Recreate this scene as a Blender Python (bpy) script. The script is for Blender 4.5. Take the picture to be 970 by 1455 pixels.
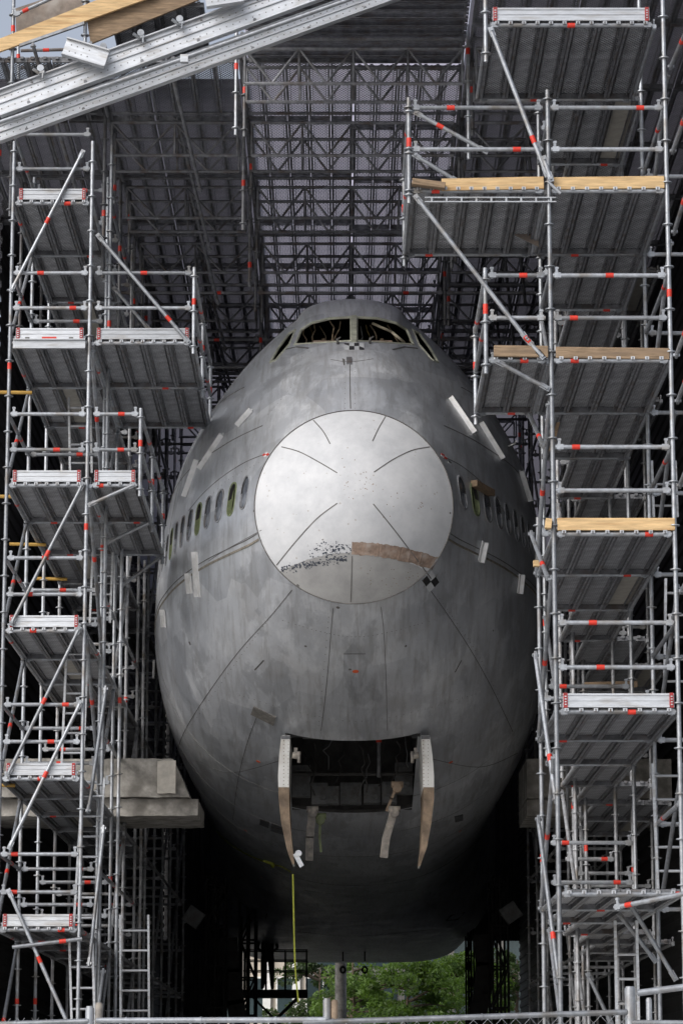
import bpy, bmesh, math, random
from mathutils import Vector, Matrix, Quaternion
from mathutils.bvhtree import BVHTree
random.seed(7)
S = bpy.context.scene
for o in list(bpy.data.objects): bpy.data.objects.remove(o)
R = math.radians
# ------------------------------------------------------------------ camera
F, TH, CZ = 4180.0, R(11.3), 1.3            # focal length in photo pixels, pitch, eye height
cam = bpy.data.objects.new('camera', bpy.data.cameras.new('camera'))
S.collection.objects.link(cam)
cam.location = (0, 0, CZ); cam.rotation_euler = (R(90)+TH, 0, 0)
cam.data.sensor_fit = 'VERTICAL'; cam.data.sensor_height = 36.0
cam.data.lens = F/1455.0*36.0
cam.data.clip_start = 0.5; cam.data.clip_end = 3000
S.camera = cam
# ------------------------------------------------------------------ sky, sun, exposure
SUN_EL, SUN_AZ = R(35), R(222)              # azimuth clockwise from +Y: behind the camera, to the left
w = bpy.data.worlds.new("World"); S.world = w; w.use_nodes = True
nt = w.node_tree; bg = nt.nodes['Background']
sky = nt.nodes.new('ShaderNodeTexSky'); sky.sky_type = 'NISHITA'; sky.sun_disc = False
sky.sun_elevation = SUN_EL; sky.sun_rotation = SUN_AZ; sky.dust_density = 3.0; sky.air_density = 0.8
hs_ = nt.nodes.new('ShaderNodeHueSaturation'); hs_.inputs['Saturation'].default_value = .45
nt.links.new(sky.outputs[0], hs_.inputs['Color']); nt.links.new(hs_.outputs[0], bg.inputs[0]); bg.inputs[1].default_value = 0.15
sl = bpy.data.lights.new('sun', 'SUN'); sl.energy = 1.3; sl.angle = R(40); sl.color = (1, .975, .94)
sun = bpy.data.objects.new('sun', sl); S.collection.objects.link(sun)
sdir = Vector((math.sin(SUN_AZ)*math.cos(SUN_EL), math.cos(SUN_AZ)*math.cos(SUN_EL), math.sin(SUN_EL)))
sun.rotation_euler = sdir.to_track_quat('Z', 'Y').to_euler()
S.view_settings.view_transform = 'Standard'; S.view_settings.look = 'None'
S.view_settings.exposure = 0.3; S.view_settings.gamma = 1
# ------------------------------------------------------------------ helpers
col = S.collection
CT, ST = math.cos(TH), math.sin(TH)
CAM = Vector((0, 0, CZ))
def ray(u, v):
    a, b = (u-485)/F, (727.5-v)/F
    return Vector((a, CT-b*ST, ST+b*CT))
def P(u, v, D):
    d = ray(u, v); return CAM + d*(D/d.y)
def link(o): col.objects.link(o); return o
def tag(o, label=None, cat=None, group=None, kind=None):
    if label: o['label'] = label
    if cat: o['category'] = cat
    if group: o['group'] = group
    if kind: o['kind'] = kind
    return o
def thing(name, label, cat, loc=(0, 0, 0), group=None):
    o = link(bpy.data.objects.new(name, None)); o.location = loc; o.empty_display_size = .3
    return tag(o, label, cat, group)
# ---- materials
def node(t, typ, **k):
    n = t.nodes.new(typ)
    for a, b in k.items(): setattr(n, a, b)
    return n
def mat(name, base, rough=.6, metal=0, var=.15, scale=8, bump=0, spec=.5, stretch=(1, 1, 1), coords='Object', dirt=None, dscale=2, rnd=0):
    m = bpy.data.materials.new(name); m.use_nodes = True; t = m.node_tree
    p = t.nodes['Principled BSDF']
    p.inputs['Roughness'].default_value = rough; p.inputs['Metallic'].default_value = metal
    p.inputs['Specular IOR Level'].default_value = spec
    tc = node(t, 'ShaderNodeTexCoord'); mp = node(t, 'ShaderNodeMapping'); mp.inputs['Scale'].default_value = stretch
    if coords == 'World':
        g = node(t, 'ShaderNodeNewGeometry'); t.links.new(g.outputs['Position'], mp.inputs[0])
    else: t.links.new(tc.outputs['Object'], mp.inputs[0])
    nz = node(t, 'ShaderNodeTexNoise'); nz.inputs['Scale'].default_value = scale; nz.inputs['Detail'].default_value = 6
    nz.inputs['Roughness'].default_value = .65
    t.links.new(mp.outputs[0], nz.inputs['Vector'])
    cr = node(t, 'ShaderNodeValToRGB')
    b = Vector(base)
    lo = b*(1-var*1.6); hi = b*(1+var)
    cr.color_ramp.elements[0].position = .3; cr.color_ramp.elements[1].position = .7
    cr.color_ramp.elements[0].color = (*lo, 1); cr.color_ramp.elements[1].color = (*hi, 1)
    t.links.new(nz.outputs[0], cr.inputs[0])
    out = cr.outputs[0]
    if dirt:
        n2 = node(t, 'ShaderNodeTexNoise'); n2.inputs['Scale'].default_value = dscale; n2.inputs['Detail'].default_value = 8
        t.links.new(mp.outputs[0], n2.inputs['Vector'])
        r2 = node(t, 'ShaderNodeValToRGB'); r2.color_ramp.elements[0].position = .52; r2.color_ramp.elements[1].position = .7
        t.links.new(n2.outputs[0], r2.inputs[0])
        mx = node(t, 'ShaderNodeMixRGB'); t.links.new(r2.outputs[0], mx.inputs[0]); t.links.new(out, mx.inputs[1])
        mx.inputs[2].default_value = (*dirt, 1); out = mx.outputs[0]
    if rnd:
        oi = node(t, 'ShaderNodeObjectInfo'); mr = node(t, 'ShaderNodeMapRange'); mr.inputs[3].default_value = 1-rnd; mr.inputs[4].default_value = 1+rnd*.5
        t.links.new(oi.outputs['Random'], mr.inputs[0]); mm_ = node(t, 'ShaderNodeMixRGB', blend_type='MULTIPLY'); mm_.inputs[0].default_value = 1
        t.links.new(out, mm_.inputs[1]); t.links.new(mr.outputs[0], mm_.inputs[2]); out = mm_.outputs[0]
        va = node(t, 'ShaderNodeVectorMath', operation='SCALE'); va.inputs[0].default_value = (31, 17, 23); t.links.new(oi.outputs['Random'], va.inputs['Scale'])
        t.links.new(va.outputs[0], mp.inputs['Location'])
    t.links.new(out, p.inputs['Base Color'])
    if bump:
        bp = node(t, 'ShaderNodeBump'); bp.inputs['Strength'].default_value = bump; bp.inputs['Distance'].default_value = .02
        t.links.new(nz.outputs[0], bp.inputs['Height']); t.links.new(bp.outputs[0], p.inputs['Normal'])
    return m
M = {}
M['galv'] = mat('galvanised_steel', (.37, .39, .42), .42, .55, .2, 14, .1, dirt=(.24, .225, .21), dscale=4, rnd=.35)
M['galvd'] = mat('dark_shaded_steel', (.20, .205, .22), .55, .4, .3, 9, dirt=(.12, .10, .09), dscale=4, rnd=.3)  # darker steel: roof tubes' shade put into the colour; also plain dark fittings
M['galvm'] = mat('shade_toned_steel', (.36, .37, .39), .5, .3, .3, 9, dirt=(.2, .18, .16), dscale=4, rnd=.3)  # galvanised copy with the rear bays' shade in its colour; also window frames
M['alu'] = mat('bright_aluminium', (.56, .58, .61), .38, .55, .12, 5, .1, stretch=(1, 6, 6), dirt=(.40, .39, .38), dscale=3, rnd=.25)
M['red'] = mat('red_tape', (.60, .035, .018), .5, 0, .15, 20)
M['orange'] = mat('orange_tape', (.78, .12, .03), .5, 0, .15, 20)
M['wood'] = mat('spruce_board', (.62, .43, .22), .75, 0, .22, 3, .15, stretch=(1.2, 14, 14), dirt=(.42, .25, .11), dscale=1.2, rnd=.2)
M['woodold'] = mat('weathered_board', (.27, .19, .12), .85, 0, .35, 3, .2, stretch=(1.2, 12, 12), dirt=(.14, .10, .07), dscale=1.5)
M['ply'] = mat('grey_plywood', (.23, .19, .16), .85, 0, .3, 4, .1, dirt=(.33, .30, .27), dscale=3)
M['hatch'] = mat('beige_hatch_sheet', (.36, .34, .30), .7, 0, .15, 6)
M['yellow'] = mat('yellow_tube_paint', (.42, .25, .05), .5, 0, .2, 8)
M['strap'] = mat('yellow_green_webbing', (.45, .50, .06), .7, 0, .2, 12)
M['black'] = mat('black_sheeting', (.012, .012, .013), .8, 0, .4, 3, coords='World')
M['rubber'] = mat('black_rubber', (.02, .02, .02), .7, 0, .3, 10)
M['dark'] = mat('dark_shade_tone', (.035, .033, .032), .7, .0, .4, 5)  # near black for dark parts; backlit silhouettes and interior shade put into it too
M['concrete'] = mat('rough_concrete', (.31, .295, .27), .92, 0, .4, 3.5, 1.0, dirt=(.15, .14, .125), dscale=2.2)
M['conclight'] = mat('fresh_cut_concrete', (.50, .47, .42), .92, 0, .18, 5, .6)
M['asphalt'] = mat('dark_asphalt', (.05, .05, .05), .9, 0, .3, 3, .3)
M['whitep'] = mat('white_paint', (.78, .78, .76), .45, 0, .06, 3, dirt=(.6, .58, .54), dscale=5)
M['foam'] = mat('white_bar_paint', (.86, .86, .86), .5, 0, .08, 6, dirt=(.62, .62, .61), dscale=4)
M['cream'] = mat('window_frame_primer', (.48, .49, .40), .5, .1, .2, 6, dirt=(.3, .3, .24), dscale=5)
M['green'] = mat('green_primer', (.23, .27, .14), .6, 0, .25, 8)
M['glass'] = mat('dull_window_pane', (.10, .11, .13), .25, 0, .35, 5, dirt=(.26, .28, .31), dscale=3)
M['seam'] = mat('seam_sealant', (.12, .115, .11), .7, 0, .3, 6)
M['brownp'] = mat('brown_filler', (.29, .21, .165), .85, 0, .3, 9, .5, dirt=(.40, .34, .30), dscale=7)
M['rust'] = mat('rusty_brown_edge', (.25, .185, .13), .8, 0, .4, 5, .2, dirt=(.16, .12, .09), dscale=4)
M['flake'] = mat('blue_black_old_paint', (.05, .06, .085), .6, 0, .5, 30)
M['interior'] = mat('cockpit_lining', (.30, .23, .155), .8, 0, .5, 4)
M['strapd'] = mat('dull_ochre_cable', (.26, .19, .07), .7, 0, .3, 12)
M['wire'] = mat('old_wire', (.62, .56, .42), .6, 0, .3, 10)
M['bluegrey'] = mat('well_liner', (.13, .135, .14), .7, .1, .35, 4, dirt=(.07, .065, .06), dscale=3)
M['beige'] = mat('beige_render', (.50, .45, .38), .85, 0, .1, 1.5, dirt=(.40, .36, .30), dscale=.6)
M['bark'] = mat('bark', (.12, .09, .065), .9, 0, .35, 8, .5, stretch=(1, 1, .25))
M['cladding'] = mat('dark_cladding', (.055, .052, .05), .7, 0, .3, 2)
M['greyclad'] = mat('grey_cladding', (.16, .155, .145), .7, 0, .2, 2)
M['bglass'] = mat('dark_facade_glass', (.04, .06, .065), .15, 0, .4, .3)
def leafmat(name, base):
    m = mat(name, base, .6, 0, .5, .9, coords='World'); t = m.node_tree; p = t.nodes['Principled BSDF']
    tr = node(t, 'ShaderNodeBsdfTranslucent'); tr.inputs[0].default_value = (base[0]*2.2, base[1]*2.2, base[2]*1.2, 1)
    mx = node(t, 'ShaderNodeMixShader'); mx.inputs[0].default_value = .35
    t.links.new(p.outputs[0], mx.inputs[1]); t.links.new(tr.outputs[0], mx.inputs[2])
    t.links.new(mx.outputs[0], t.nodes['Material Output'].inputs[0]); return m
M['leaf'] = leafmat('fresh_leaves', (.10, .17, .035))
M['leafd'] = leafmat('dark_leaves', (.045, .075, .025))
M['sheet'] = None
def sheetmat():
    m = mat('lilac_filter_sheet', (.46, .45, .50), .7, 0, .35, .8, coords='World'); t = m.node_tree; p = t.nodes['Principled BSDF']
    tr = node(t, 'ShaderNodeBsdfTranslucent'); tr.inputs[0].default_value = (.60, .58, .68, 1)
    mx = node(t, 'ShaderNodeMixShader'); mx.inputs[0].default_value = .8
    t.links.new(p.outputs[0], mx.inputs[1]); t.links.new(tr.outputs[0], mx.inputs[2])
    t.links.new(mx.outputs[0], t.nodes['Material Output'].inputs[0]); return m
M['sheet'] = sheetmat()
def perfmat(name, base, open_, px=.032, py=.045):
    """steel sheet with staggered punched holes in the plank's own X/Y"""
    m = bpy.data.materials.new(name); m.use_nodes = True; t = m.node_tree; p = t.nodes['Principled BSDF']
    p.inputs['Roughness'].default_value = .5; p.inputs['Metallic'].default_value = .4
    tc = node(t, 'ShaderNodeTexCoord'); sp = node(t, 'ShaderNodeSeparateXYZ'); t.links.new(tc.outputs['Object'], sp.inputs[0])
    def mth(op, a, b=None):
        n = node(t, 'ShaderNodeMath', operation=op)
        for i, q in enumerate((a, b)):
            if q is None: continue
            if isinstance(q, (int, float)): n.inputs[i].default_value = q
            else: t.links.new(q, n.inputs[i])
        return n.outputs[0]
    cx = mth('COSINE', mth('MULTIPLY', sp.outputs[0], 2*math.pi/px)); cy = mth('COSINE', mth('MULTIPLY', sp.outputs[1], 2*math.pi/py))
    h = mth('MULTIPLY', cx, cy)
    mask = mth('GREATER_THAN', h, .25)
    nz = node(t, 'ShaderNodeTexNoise'); nz.inputs['Scale'].default_value = 5; nz.inputs['Detail'].default_value = 5
    t.links.new(tc.outputs['Object'], nz.inputs['Vector'])
    cr = node(t, 'ShaderNodeValToRGB'); b = Vector(base)
    cr.color_ramp.elements[0].position = .35; cr.color_ramp.elements[1].position = .7
    cr.color_ramp.elements[0].color = (*(b*.6), 1); cr.color_ramp.elements[1].color = (*(b*1.25), 1)
    t.links.new(nz.outputs[0], cr.inputs[0])
    bp = node(t, 'ShaderNodeBump'); bp.inputs['Strength'].default_value = .8; bp.inputs['Distance'].default_value = .012
    t.links.new(h, bp.inputs['Height']); t.links.new(bp.outputs[0], p.inputs['Normal'])
    if open_:
        t.links.new(cr.outputs[0], p.inputs['Base Color'])
        tr = node(t, 'ShaderNodeBsdfTransparent'); mx = node(t, 'ShaderNodeMixShader')
        t.links.new(mask, mx.inputs[0]); t.links.new(p.outputs[0], mx.inputs[1]); t.links.new(tr.outputs[0], mx.inputs[2])
        t.links.new(mx.outputs[0], t.nodes['Material Output'].inputs[0])
    else:
        mc = node(t, 'ShaderNodeMixRGB'); t.links.new(mask, mc.inputs[0]); t.links.new(cr.outputs[0], mc.inputs[1])
        mc.inputs[2].default_value = (*(b*.28), 1); t.links.new(mc.outputs[0], p.inputs['Base Color'])
    return m
M['perf'] = perfmat('perforated_deck_steel', (.50, .51, .54), False, .05, .07)
M['perfopen'] = perfmat('open_perforated_deck_steel', (.16, .16, .17), True, .055, .075)
# ---- mesh helpers
def fin(bm, name, mats, smooth=False):
    me = bpy.data.meshes.new(name); bm.normal_update(); bm.to_mesh(me); bm.free()
    for m in (mats if isinstance(mats, (list, tuple)) else [mats]): me.materials.append(M[m] if isinstance(m, str) else m)
    if smooth:
        me.polygons.foreach_set('use_smooth', [True]*len(me.polygons))
        me.set_sharp_from_angle(angle=R(38))
    return me
def put(name, me, parent=None, loc=None, rot=None, scale=None):
    """loc/rot in world space; parents are unrotated empties"""
    o = link(bpy.data.objects.new(name, me))
    l = Vector(loc) if loc is not None else Vector((0, 0, 0))
    if parent is not None:
        o.parent = parent
        p = parent
        off = Vector((0, 0, 0))
        while p is not None: off += p.location; p = p.parent
        l = l - off
    o.location = l
    if rot is not None:
        o.rotation_mode = 'QUATERNION'; o.rotation_quaternion = rot
    if scale is not None: o.scale = scale
    return o
def box(bm, c, s, rot=None, mi=0, bev=0):
    r = bmesh.ops.create_cube(bm, size=1); vs = r['verts']
    for v in vs:
        v.co = Vector((v.co.x*s[0], v.co.y*s[1], v.co.z*s[2]))
        if rot is not None: v.co = rot @ v.co
        v.co += Vector(c)
    fs = {f for v in vs for f in v.link_faces}
    for f in fs: f.material_index = mi
    return vs
def cyl(bm, a, b, r, n=8, mi=0, r2=None, cap=True):
    a, b = Vector(a), Vector(b); d = b-a; L = d.length
    if L < 1e-6: return
    q = d.to_track_quat('Z', 'Y'); r2 = r if r2 is None else r2
    ra, rb = [], []
    for i in range(n):
        t = 2*math.pi*i/n; e = q @ Vector((math.cos(t), math.sin(t), 0))
        ra.append(bm.verts.new(a+e*r)); rb.append(bm.verts.new(b+e*r2))
    for i in range(n):
        f = bm.faces.new((ra[i], ra[(i+1) % n], rb[(i+1) % n], rb[i])); f.material_index = mi; f.smooth = True
    if cap:
        bm.faces.new(ra[::-1]).material_index = mi; bm.faces.new(rb).material_index = mi
def polytube(bm, pts, r, n=6, mi=0):
    for a, b in zip(pts, pts[1:]): cyl(bm, a, b, r, n, mi)
ZL = [2.2-2.0+.0+1.3-.0 + 2*k for k in range(0)]   # (filled below)
# ---- scaffold parts, meshes cached by length
TR = .0262
cache = {}
def tube_mesh(kind, L, red, n, m):
    key = (kind, round(L, 2), red, n, m)
    if key in cache: return cache[key]
    bm = bmesh.new()
    cyl(bm, (0, 0, 0), (0, 0, L), TR if kind != 'thin' else TR*.7, n)
    if red is not None:
        z = L*red; cyl(bm, (0, 0, z-.045), (0, 0, z+.045), (TR if kind != 'thin' else TR*.7)+.003, n, 1)
    if kind == 'standard':
        z = .1
        while z < L-.02:
            cyl(bm, (0, 0, z-.006), (0, 0, z+.006), .061, n)
            cyl(bm, (0, 0, z-.014), (0, 0, z+.014), .031, n)
            z += .5
        cyl(bm, (0, 0, L*.97-.12), (0, 0, L*.97+.02), TR+.004, n) if L > 3 else None
    elif kind == 'ledger':
        for z, s in ((0.0, 1), (L, -1)):
            box(bm, (0, 0, z+s*.055), (.05, .06, .075))
            box(bm, (0, .03, z+s*.045), (.012, .14, .03))
            box(bm, (0, .085, z+s*.045), (.02, .02, .045))
    elif kind == 'brace':
        for z, s in ((0, 1), (L, -1)):
            box(bm, (0, 0, z+s*.03), (.03, .06, .12)); box(bm, (0, .0, z+s*.01), (.075, .03, .03))
    me = fin(bm, kind+'_tube', [m, 'red'], True); cache[key] = me
    return me
def tube(name, par, a, b, kind='plain', red=None, n=10, m='galv', over=0):
    a, b = Vector(a), Vector(b); d = (b-a)
    if over: e = d.normalized()*over; a = a-e; b = b+e; d = b-a
    me = tube_mesh(kind, d.length, red, n, m)
    q = d.to_track_quat('Z', 'Y')
    if kind == 'standard': q = Quaternion((0, 0, 1), 0)
    return put(name, me, par, a, q)
def rr(): return random.choice((.18, .3, .36, .5, .62, .7, .8, None, None))
def standard(par, x, y, z0, z1, n=10, m='galv', red=True):
    return tube('standard', par, (x, y, z0), (x, y, z1), 'standard', rr() if red else None, n, m)
def ledger(par, a, b, n=10, m='galv', red=True, name='ledger'):
    d = (Vector(b)-Vector(a)).normalized()*.03
    o = tube(name, par, Vector(a)+d, Vector(b)-d, 'ledger', rr() if red else None, n, m)
    dd = Vector(b)-Vector(a)
    z = dd.normalized(); up = Vector((0, 0, 1)); xx = up.cross(z).normalized(); yy = z.cross(xx)
    mt = Matrix((xx, yy, z)).transposed(); o.rotation_quaternion = mt.to_quaternion()
    return o
def brace(par, a, b, red=.5, n=10, m='galv', name='diagonal_brace'):
    return tube(name, par, a, b, 'brace', red, n, m)
def plank_mesh(L, W, m, m2='galvd'):
    key = ('plank', round(L, 2), round(W, 3), m)
    if key in cache: return cache[key]
    bm = bmesh.new()      # origin at the middle; length along Y; walking face at z=0
    w2 = W/2
    vs = [bm.verts.new(c) for c in ((-w2, -L/2, 0), (w2, -L/2, 0), (w2, L/2, 0), (-w2, L/2, 0))]
    bm.faces.new(vs).material_index = 0
    for s in (-1, 1):
        box(bm, (s*(w2-.004), 0, -.033), (.008, L, .064), mi=1)
        box(bm, (s*(w2-.016), 0, -.066), (.032, L, .006), mi=1)
        box(bm, (s*(w2-.062), 0, -.014), (.012, L, .026), mi=1)
    for y in (-L/2+.02, L/2-.02):
        box(bm, (0, y, -.036), (W-.02, .03, .062), mi=1)
        for s in (-1, 1): box(bm, (s*W*.28, y+(.03 if y > 0 else -.03), -.015), (.045, .05, .035), mi=1)
    me = fin(bm, 'deck_plank', [m, m2]); cache[key] = me; return me
def decks(par, x0, x1, y0, y1, z, m='perf', pitch=.32, name='deck_plank', hatch=-1, across=False, zs=0):
    W = (x1-x0) if not across else (y1-y0)
    n = max(1, int(round((W-.06)/pitch))); mg = .008 if pitch < .319 or 'open' in m else .025; st = (W-2*mg)/n
    for i in range(n):
        mm = 'hatch' if i == hatch else m
        if not across:
            me = plank_mesh(y1-y0-.06, st-.008, mm)
            put(name, me, par, (x0+mg+st*(i+.5), (y0+y1)/2, z))
        else:
            me = plank_mesh(x1-x0-.06, st-.045, mm)
            put(name, me, par, ((x0+x1)/2, y0+mg+st*(i+.5), z+zs*i), Quaternion((0, 0, 1), R(90)))
def toe_mesh(L):
    key = ('toe', round(L, 2))
    if key in cache: return cache[key]
    bm = bmesh.new()      # along X, 0..L, height .15
    pr = [(0, 0), (.0, .02), (.012, .026), (.012, .07), (.004, .074), (.004, .084), (.012, .088), (.012, .128), (0, .134), (0, .155), (.028, .155), (.028, 0)]
    a = [bm.verts.new((0, y, z)) for y, z in pr]; b = [bm.verts.new((L, y, z)) for y, z in pr]
    for i in range(len(pr)):
        j = (i+1) % len(pr); bm.faces.new((a[i], b[i], b[j], a[j]))
    bm.faces.new(a[::-1]); bm.faces.new(b)
    for x in (.03, L-.03):
        box(bm, (x, .011, .078), (.045, .04, .165), mi=1)
        for z in (.03, .06, .09, .12): box(bm, (x, -.012, z), (.02, .008, .012), mi=0)
    me = fin(bm, 'toe_board', ['alu', 'redw']); cache[key] = me; return me
M['redw'] = mat('red_plastic_end', (.32, .03, .03), .5, 0, .4, 25)
def toe(par, x0, x1, y, z, face=.0): return put('toe_board', toe_mesh(x1-x0), par, (x0, y-.03, z))
def clips(par, x0, x1, y, z):
    bm = bmesh.new(); n = int((x1-x0)/.16); L = x1-x0
    for i in range(n+1):
        x = -L/2+.06+(L-.12)*i/max(1, n)
        box(bm, (x, -.02, .012), (.045, .03, .034)); box(bm, (x, -.033, .004), (.02, .008, .036), mi=1)
    return tag(put('deck_claws', fin(bm, 'deck_claws', ['alu', 'galvd']), par, ((x0+x1)/2, y, z)), kind='stuff')
LV = [CZ+.2+2*k for k in range(9)]       # deck levels: LV[1] = 2.2 above the eye ...
DL = 39.2; DR = 32.3; BAY = 2.57
XL0, XL1 = -4.55, -3.46
XR0, XR1 = 2.37, 3.72
# ================================================================== SETTING
def struct(name, me, loc=(0, 0, 0)):
    o = put(name, me, None, loc); tag(o, kind='structure'); return o
M['bouncem'] = mat('pale_bounce_concrete', (.50, .49, .47), .95, 0, .2, 3, .3, coords='World')  # pale slab out of view, added to bounce light up onto the belly
bm = bmesh.new(); v = [bm.verts.new(c) for c in ((-70, -60, 0), (70, -60, 0), (70, 66, 0), (-70, 66, 0))]; bm.faces.new(v)
struct('light_bounce_slab', fin(bm, 'bounce_slab', 'bouncem'), (0, 0, .004))
bm = bmesh.new(); bmesh.ops.create_grid(bm, x_segments=8, y_segments=8, size=900)
struct('ground', fin(bm, 'ground', 'asphalt'), (0, 600, 0))
# corrugated enclosure sheets: side walls, back wall, added light-filtering roof films
def corrug(p0, ux, uz, L, H, step, depth, m, name, label, nrm):
    """sheet of trapezoid ribs: runs L along ux, ribs parallel to uz"""
    bm = bmesh.new(); n = int(L/step); pts = []
    for i in range(n):
        b = i*step
        pts += [(b, 0), (b+step*.4, 0), (b+step*.5, depth), (b+step*.9, depth)]
    pts.append((n*step, 0))
    ux, uz, nrm = Vector(ux), Vector(uz), Vector(nrm)
    lo = [bm.verts.new(ux*a+nrm*d) for a, d in pts]; hi = [bm.verts.new(ux*a+nrm*d+uz*H) for a, d in pts]
    for i in range(len(pts)-1): bm.faces.new((lo[i], lo[i+1], hi[i+1], hi[i]))
    o = put(name, fin(bm, name, m), None, p0); tag(o, label, 'wall'); return o
corrug((-5.6, 46.6, 0), (0, 0, 1), (0, 1, 0), 17.5, 46.7, .25, .03, 'black', 'cladding_wall', 'black ribbed sheeting wall along the left side of the shelter, behind the scaffold', (1, 0, 0))
corrug((-5.5, 39.0, 0), (0, 1, 0), (0, 0, 1), 7.5, 4.6, .25, .03, 'cladding', 'site_hoarding', 'low dark ribbed hoarding at the lower left edge, behind the left tower', (1, 0, 0))
corrug((5.6, 32.4, 0), (0, 0, 1), (0, 1, 0), 17.5, 61, .25, .03, 'black', 'cladding_wall', 'black ribbed sheeting wall along the right side of the shelter, behind the scaffold', (-1, 0, 0))
corrug((-5.6, 93.4, CZ+4.9), (1, 0, 0), (0, 0, 1), 11.3, 11, .25, .03, 'black', 'cladding_wall', 'dark ribbed back wall of the shelter above the open end under the fuselage', (0, -1, 0))
corrug((-5.6, 93.0, 0), (1, 0, 0), (0, 0, 1), 2.0, CZ+4.9, .25, .03, 'cladding', 'cladding_wall', 'dark ribbed panel at the back, left of the opening under the fuselage', (0, -1, 0))
bm = bmesh.new()
for i in range(14):   # roof sheet added to subdue the skylight: overlapping lengths of translucent film, slightly bowed
    for (x0, x1, z) in ((-1.35, 1.75, .0),):
        y0 = 36.2+i*2.0; y1 = y0+1.97
        v = [bm.verts.new(c) for c in ((x0, y0, 0), (x1, y0, 0), (x1, y1, 0), (x0, y1, 0))]; bm.faces.new(v)
o = put('light_filter_sheet', fin(bm, 'light_filter_sheet', 'sheet'), None, (0, 0, CZ+14.62)); tag(o, 'thin lilac translucent sheet added over the middle roof decks to subdue skylight', 'light filter sheet')
bm = bmesh.new()
for (x0, x1, y0, y1) in ((-6.3, -1.36, 41.0, 93.5), (1.76, 6.4, 36.6, 93.5), (-1.36, 1.76, 64.3, 93.5)):
    v = [bm.verts.new(c) for c in ((x0, y0, 0), (x1, y0, 0), (x1, y1, 0), (x0, y1, 0))]; bm.faces.new(v)
o = put('light_dimming_cover', fin(bm, 'light_dimming_cover', 'roofd'if 'roofd' in M else 'sheet2' if 'sheet2' in M else 'sheet'), None, (0, 0, CZ+14.66)); tag(o, 'darker grey covering added over both sides of the shelter roof to hold back light', 'light dimming cover')
rc = o
m2 = mat('grey_dimming_film', (.10, .10, .11), .7, 0, .2, .6, coords='World'); t = m2.node_tree  # darker film, added to keep the ceiling sides dimmer than the middle
tr = node(t, 'ShaderNodeBsdfTranslucent'); tr.inputs[0].default_value = (.13, .127, .15, 1)
mx = node(t, 'ShaderNodeMixShader'); mx.inputs[0].default_value = .8
t.links.new(t.nodes['Principled BSDF'].outputs[0], mx.inputs[1]); t.links.new(tr.outputs[0], mx.inputs[2]); t.links.new(mx.outputs[0], t.nodes['Material Output'].inputs[0])
rc.data.materials[0] = m2
# concrete floor beams meeting the fuselage on both sides
def concrete(x0, x1, y0, y1, z0, z1, name, label, end=None, seed=1):
    rnd = random.Random(seed)
    t = thing(name, label, 'concrete beam', ((x0+x1)/2, y0, z0))
    def lump(nm, a, b, c, d, e, f, m):
        bm = bmesh.new(); nx = max(3, int((b-a)/.1)); nz = max(3, int((f-e)/.1))
        def j(x, z): return rnd.uniform(-.009, .009)
        g = [[bm.verts.new((a+(b-a)*i/nx-((k/nz)*.26*(i/nx)**6 if (nm == 'beam_body' and x0 < 0) else 0)+(j(0, 0) if 0 < i < nx else 0), c+j(0, 0)*1.3, e+(f-e)*k/nz+j(0, 0))) for k in range(nz+1)] for i in range(nx+1)]
        h = [[bm.verts.new((v.co.x, d, v.co.z)) for v in r] for r in g]
        for i in range(nx):
            for k in range(nz): bm.faces.new((g[i][k], g[i+1][k], g[i+1][k+1], g[i][k+1]))
            bm.faces.new((g[i][0], h[i][0], h[i+1][0], g[i+1][0])); bm.faces.new((g[i][nz], g[i+1][nz], h[i+1][nz], h[i][nz]))
        for k in range(nz):
            bm.faces.new((g[0][k], g[0][k+1], h[0][k+1], h[0][k])); bm.faces.new((g[nx][k], h[nx][k], h[nx][k+1], g[nx][k+1]))
        for v in bm.verts: v.co -= Vector(((a+b)/2, c, e))
        put(nm, fin(bm, nm, m, True), t, ((a+b)/2, c, e))
    lump('beam_body', x0, x1, y0, y1, z0+.28, z1, 'concrete')
    lump('lower_step', x0, x1+(.12 if x0 < 0 else 0), y0+.15, y1, z0, z0+.27, 'concrete')
    if end: lump('cut_end', end[0], end[1], y0-.07, y0-.01, z0+.33, z1-.04, 'conclight')
concrete(-5.5, P(270, 1110, 45.7).x, 45.7, 48.0, P(0, 1158, 45.7).z, P(0, 1078, 45.7).z, 'concrete_beam', 'pale rough concrete beam end reaching the lower left side of the fuselage', (P(224, 1110, 45.7).x, P(250, 1110, 45.7).x))
concrete(P(748, 1110, 49).x, 5.5, 49, 51.3, P(0, 1158, 49).z, P(0, 1078, 49).z, 'concrete_beam', 'shadowed rough concrete beam behind the right hand scaffold', None, 5)
# ================================================================== AIRCRAFT
AX = .17
def lerp_tab(tab, x):
    if x <= tab[0][0]: return tab[0][1]
    for i in range(len(tab)-1):
        if x <= tab[i+1][0]:
            # monotone-ish cubic (Catmull-Rom)
            x0, y0 = tab[i]; x1, y1 = tab[i+1]
            xm, ym = tab[i-1] if i > 0 else (x0-(x1-x0), y0-(y1-y0)); xp, yp = tab[i+2] if i+2 < len(tab) else (x1+(x1-x0), y1)
            h = x1-x0; m0 = (y1-ym)/(x1-xm)*h; m1 = (yp-y0)/(xp-x0)*h; s = (x-x0)/h
            return (2*s**3-3*s*s+1)*y0+(s**3-2*s*s+s)*m0+(-2*s**3+3*s*s)*y1+(s**3-s*s)*m1
    return tab[-1][1]
ZT = [(40, 9.43), (40.5, 9.86), (41, 10.2), (42, 10.76), (42.6, 11.06), (43.1, 11.42), (43.6, 11.78), (44.3, 12.17), (45.2, 12.48), (47, 12.72), (50, 12.8), (93, 12.8)]
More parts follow.
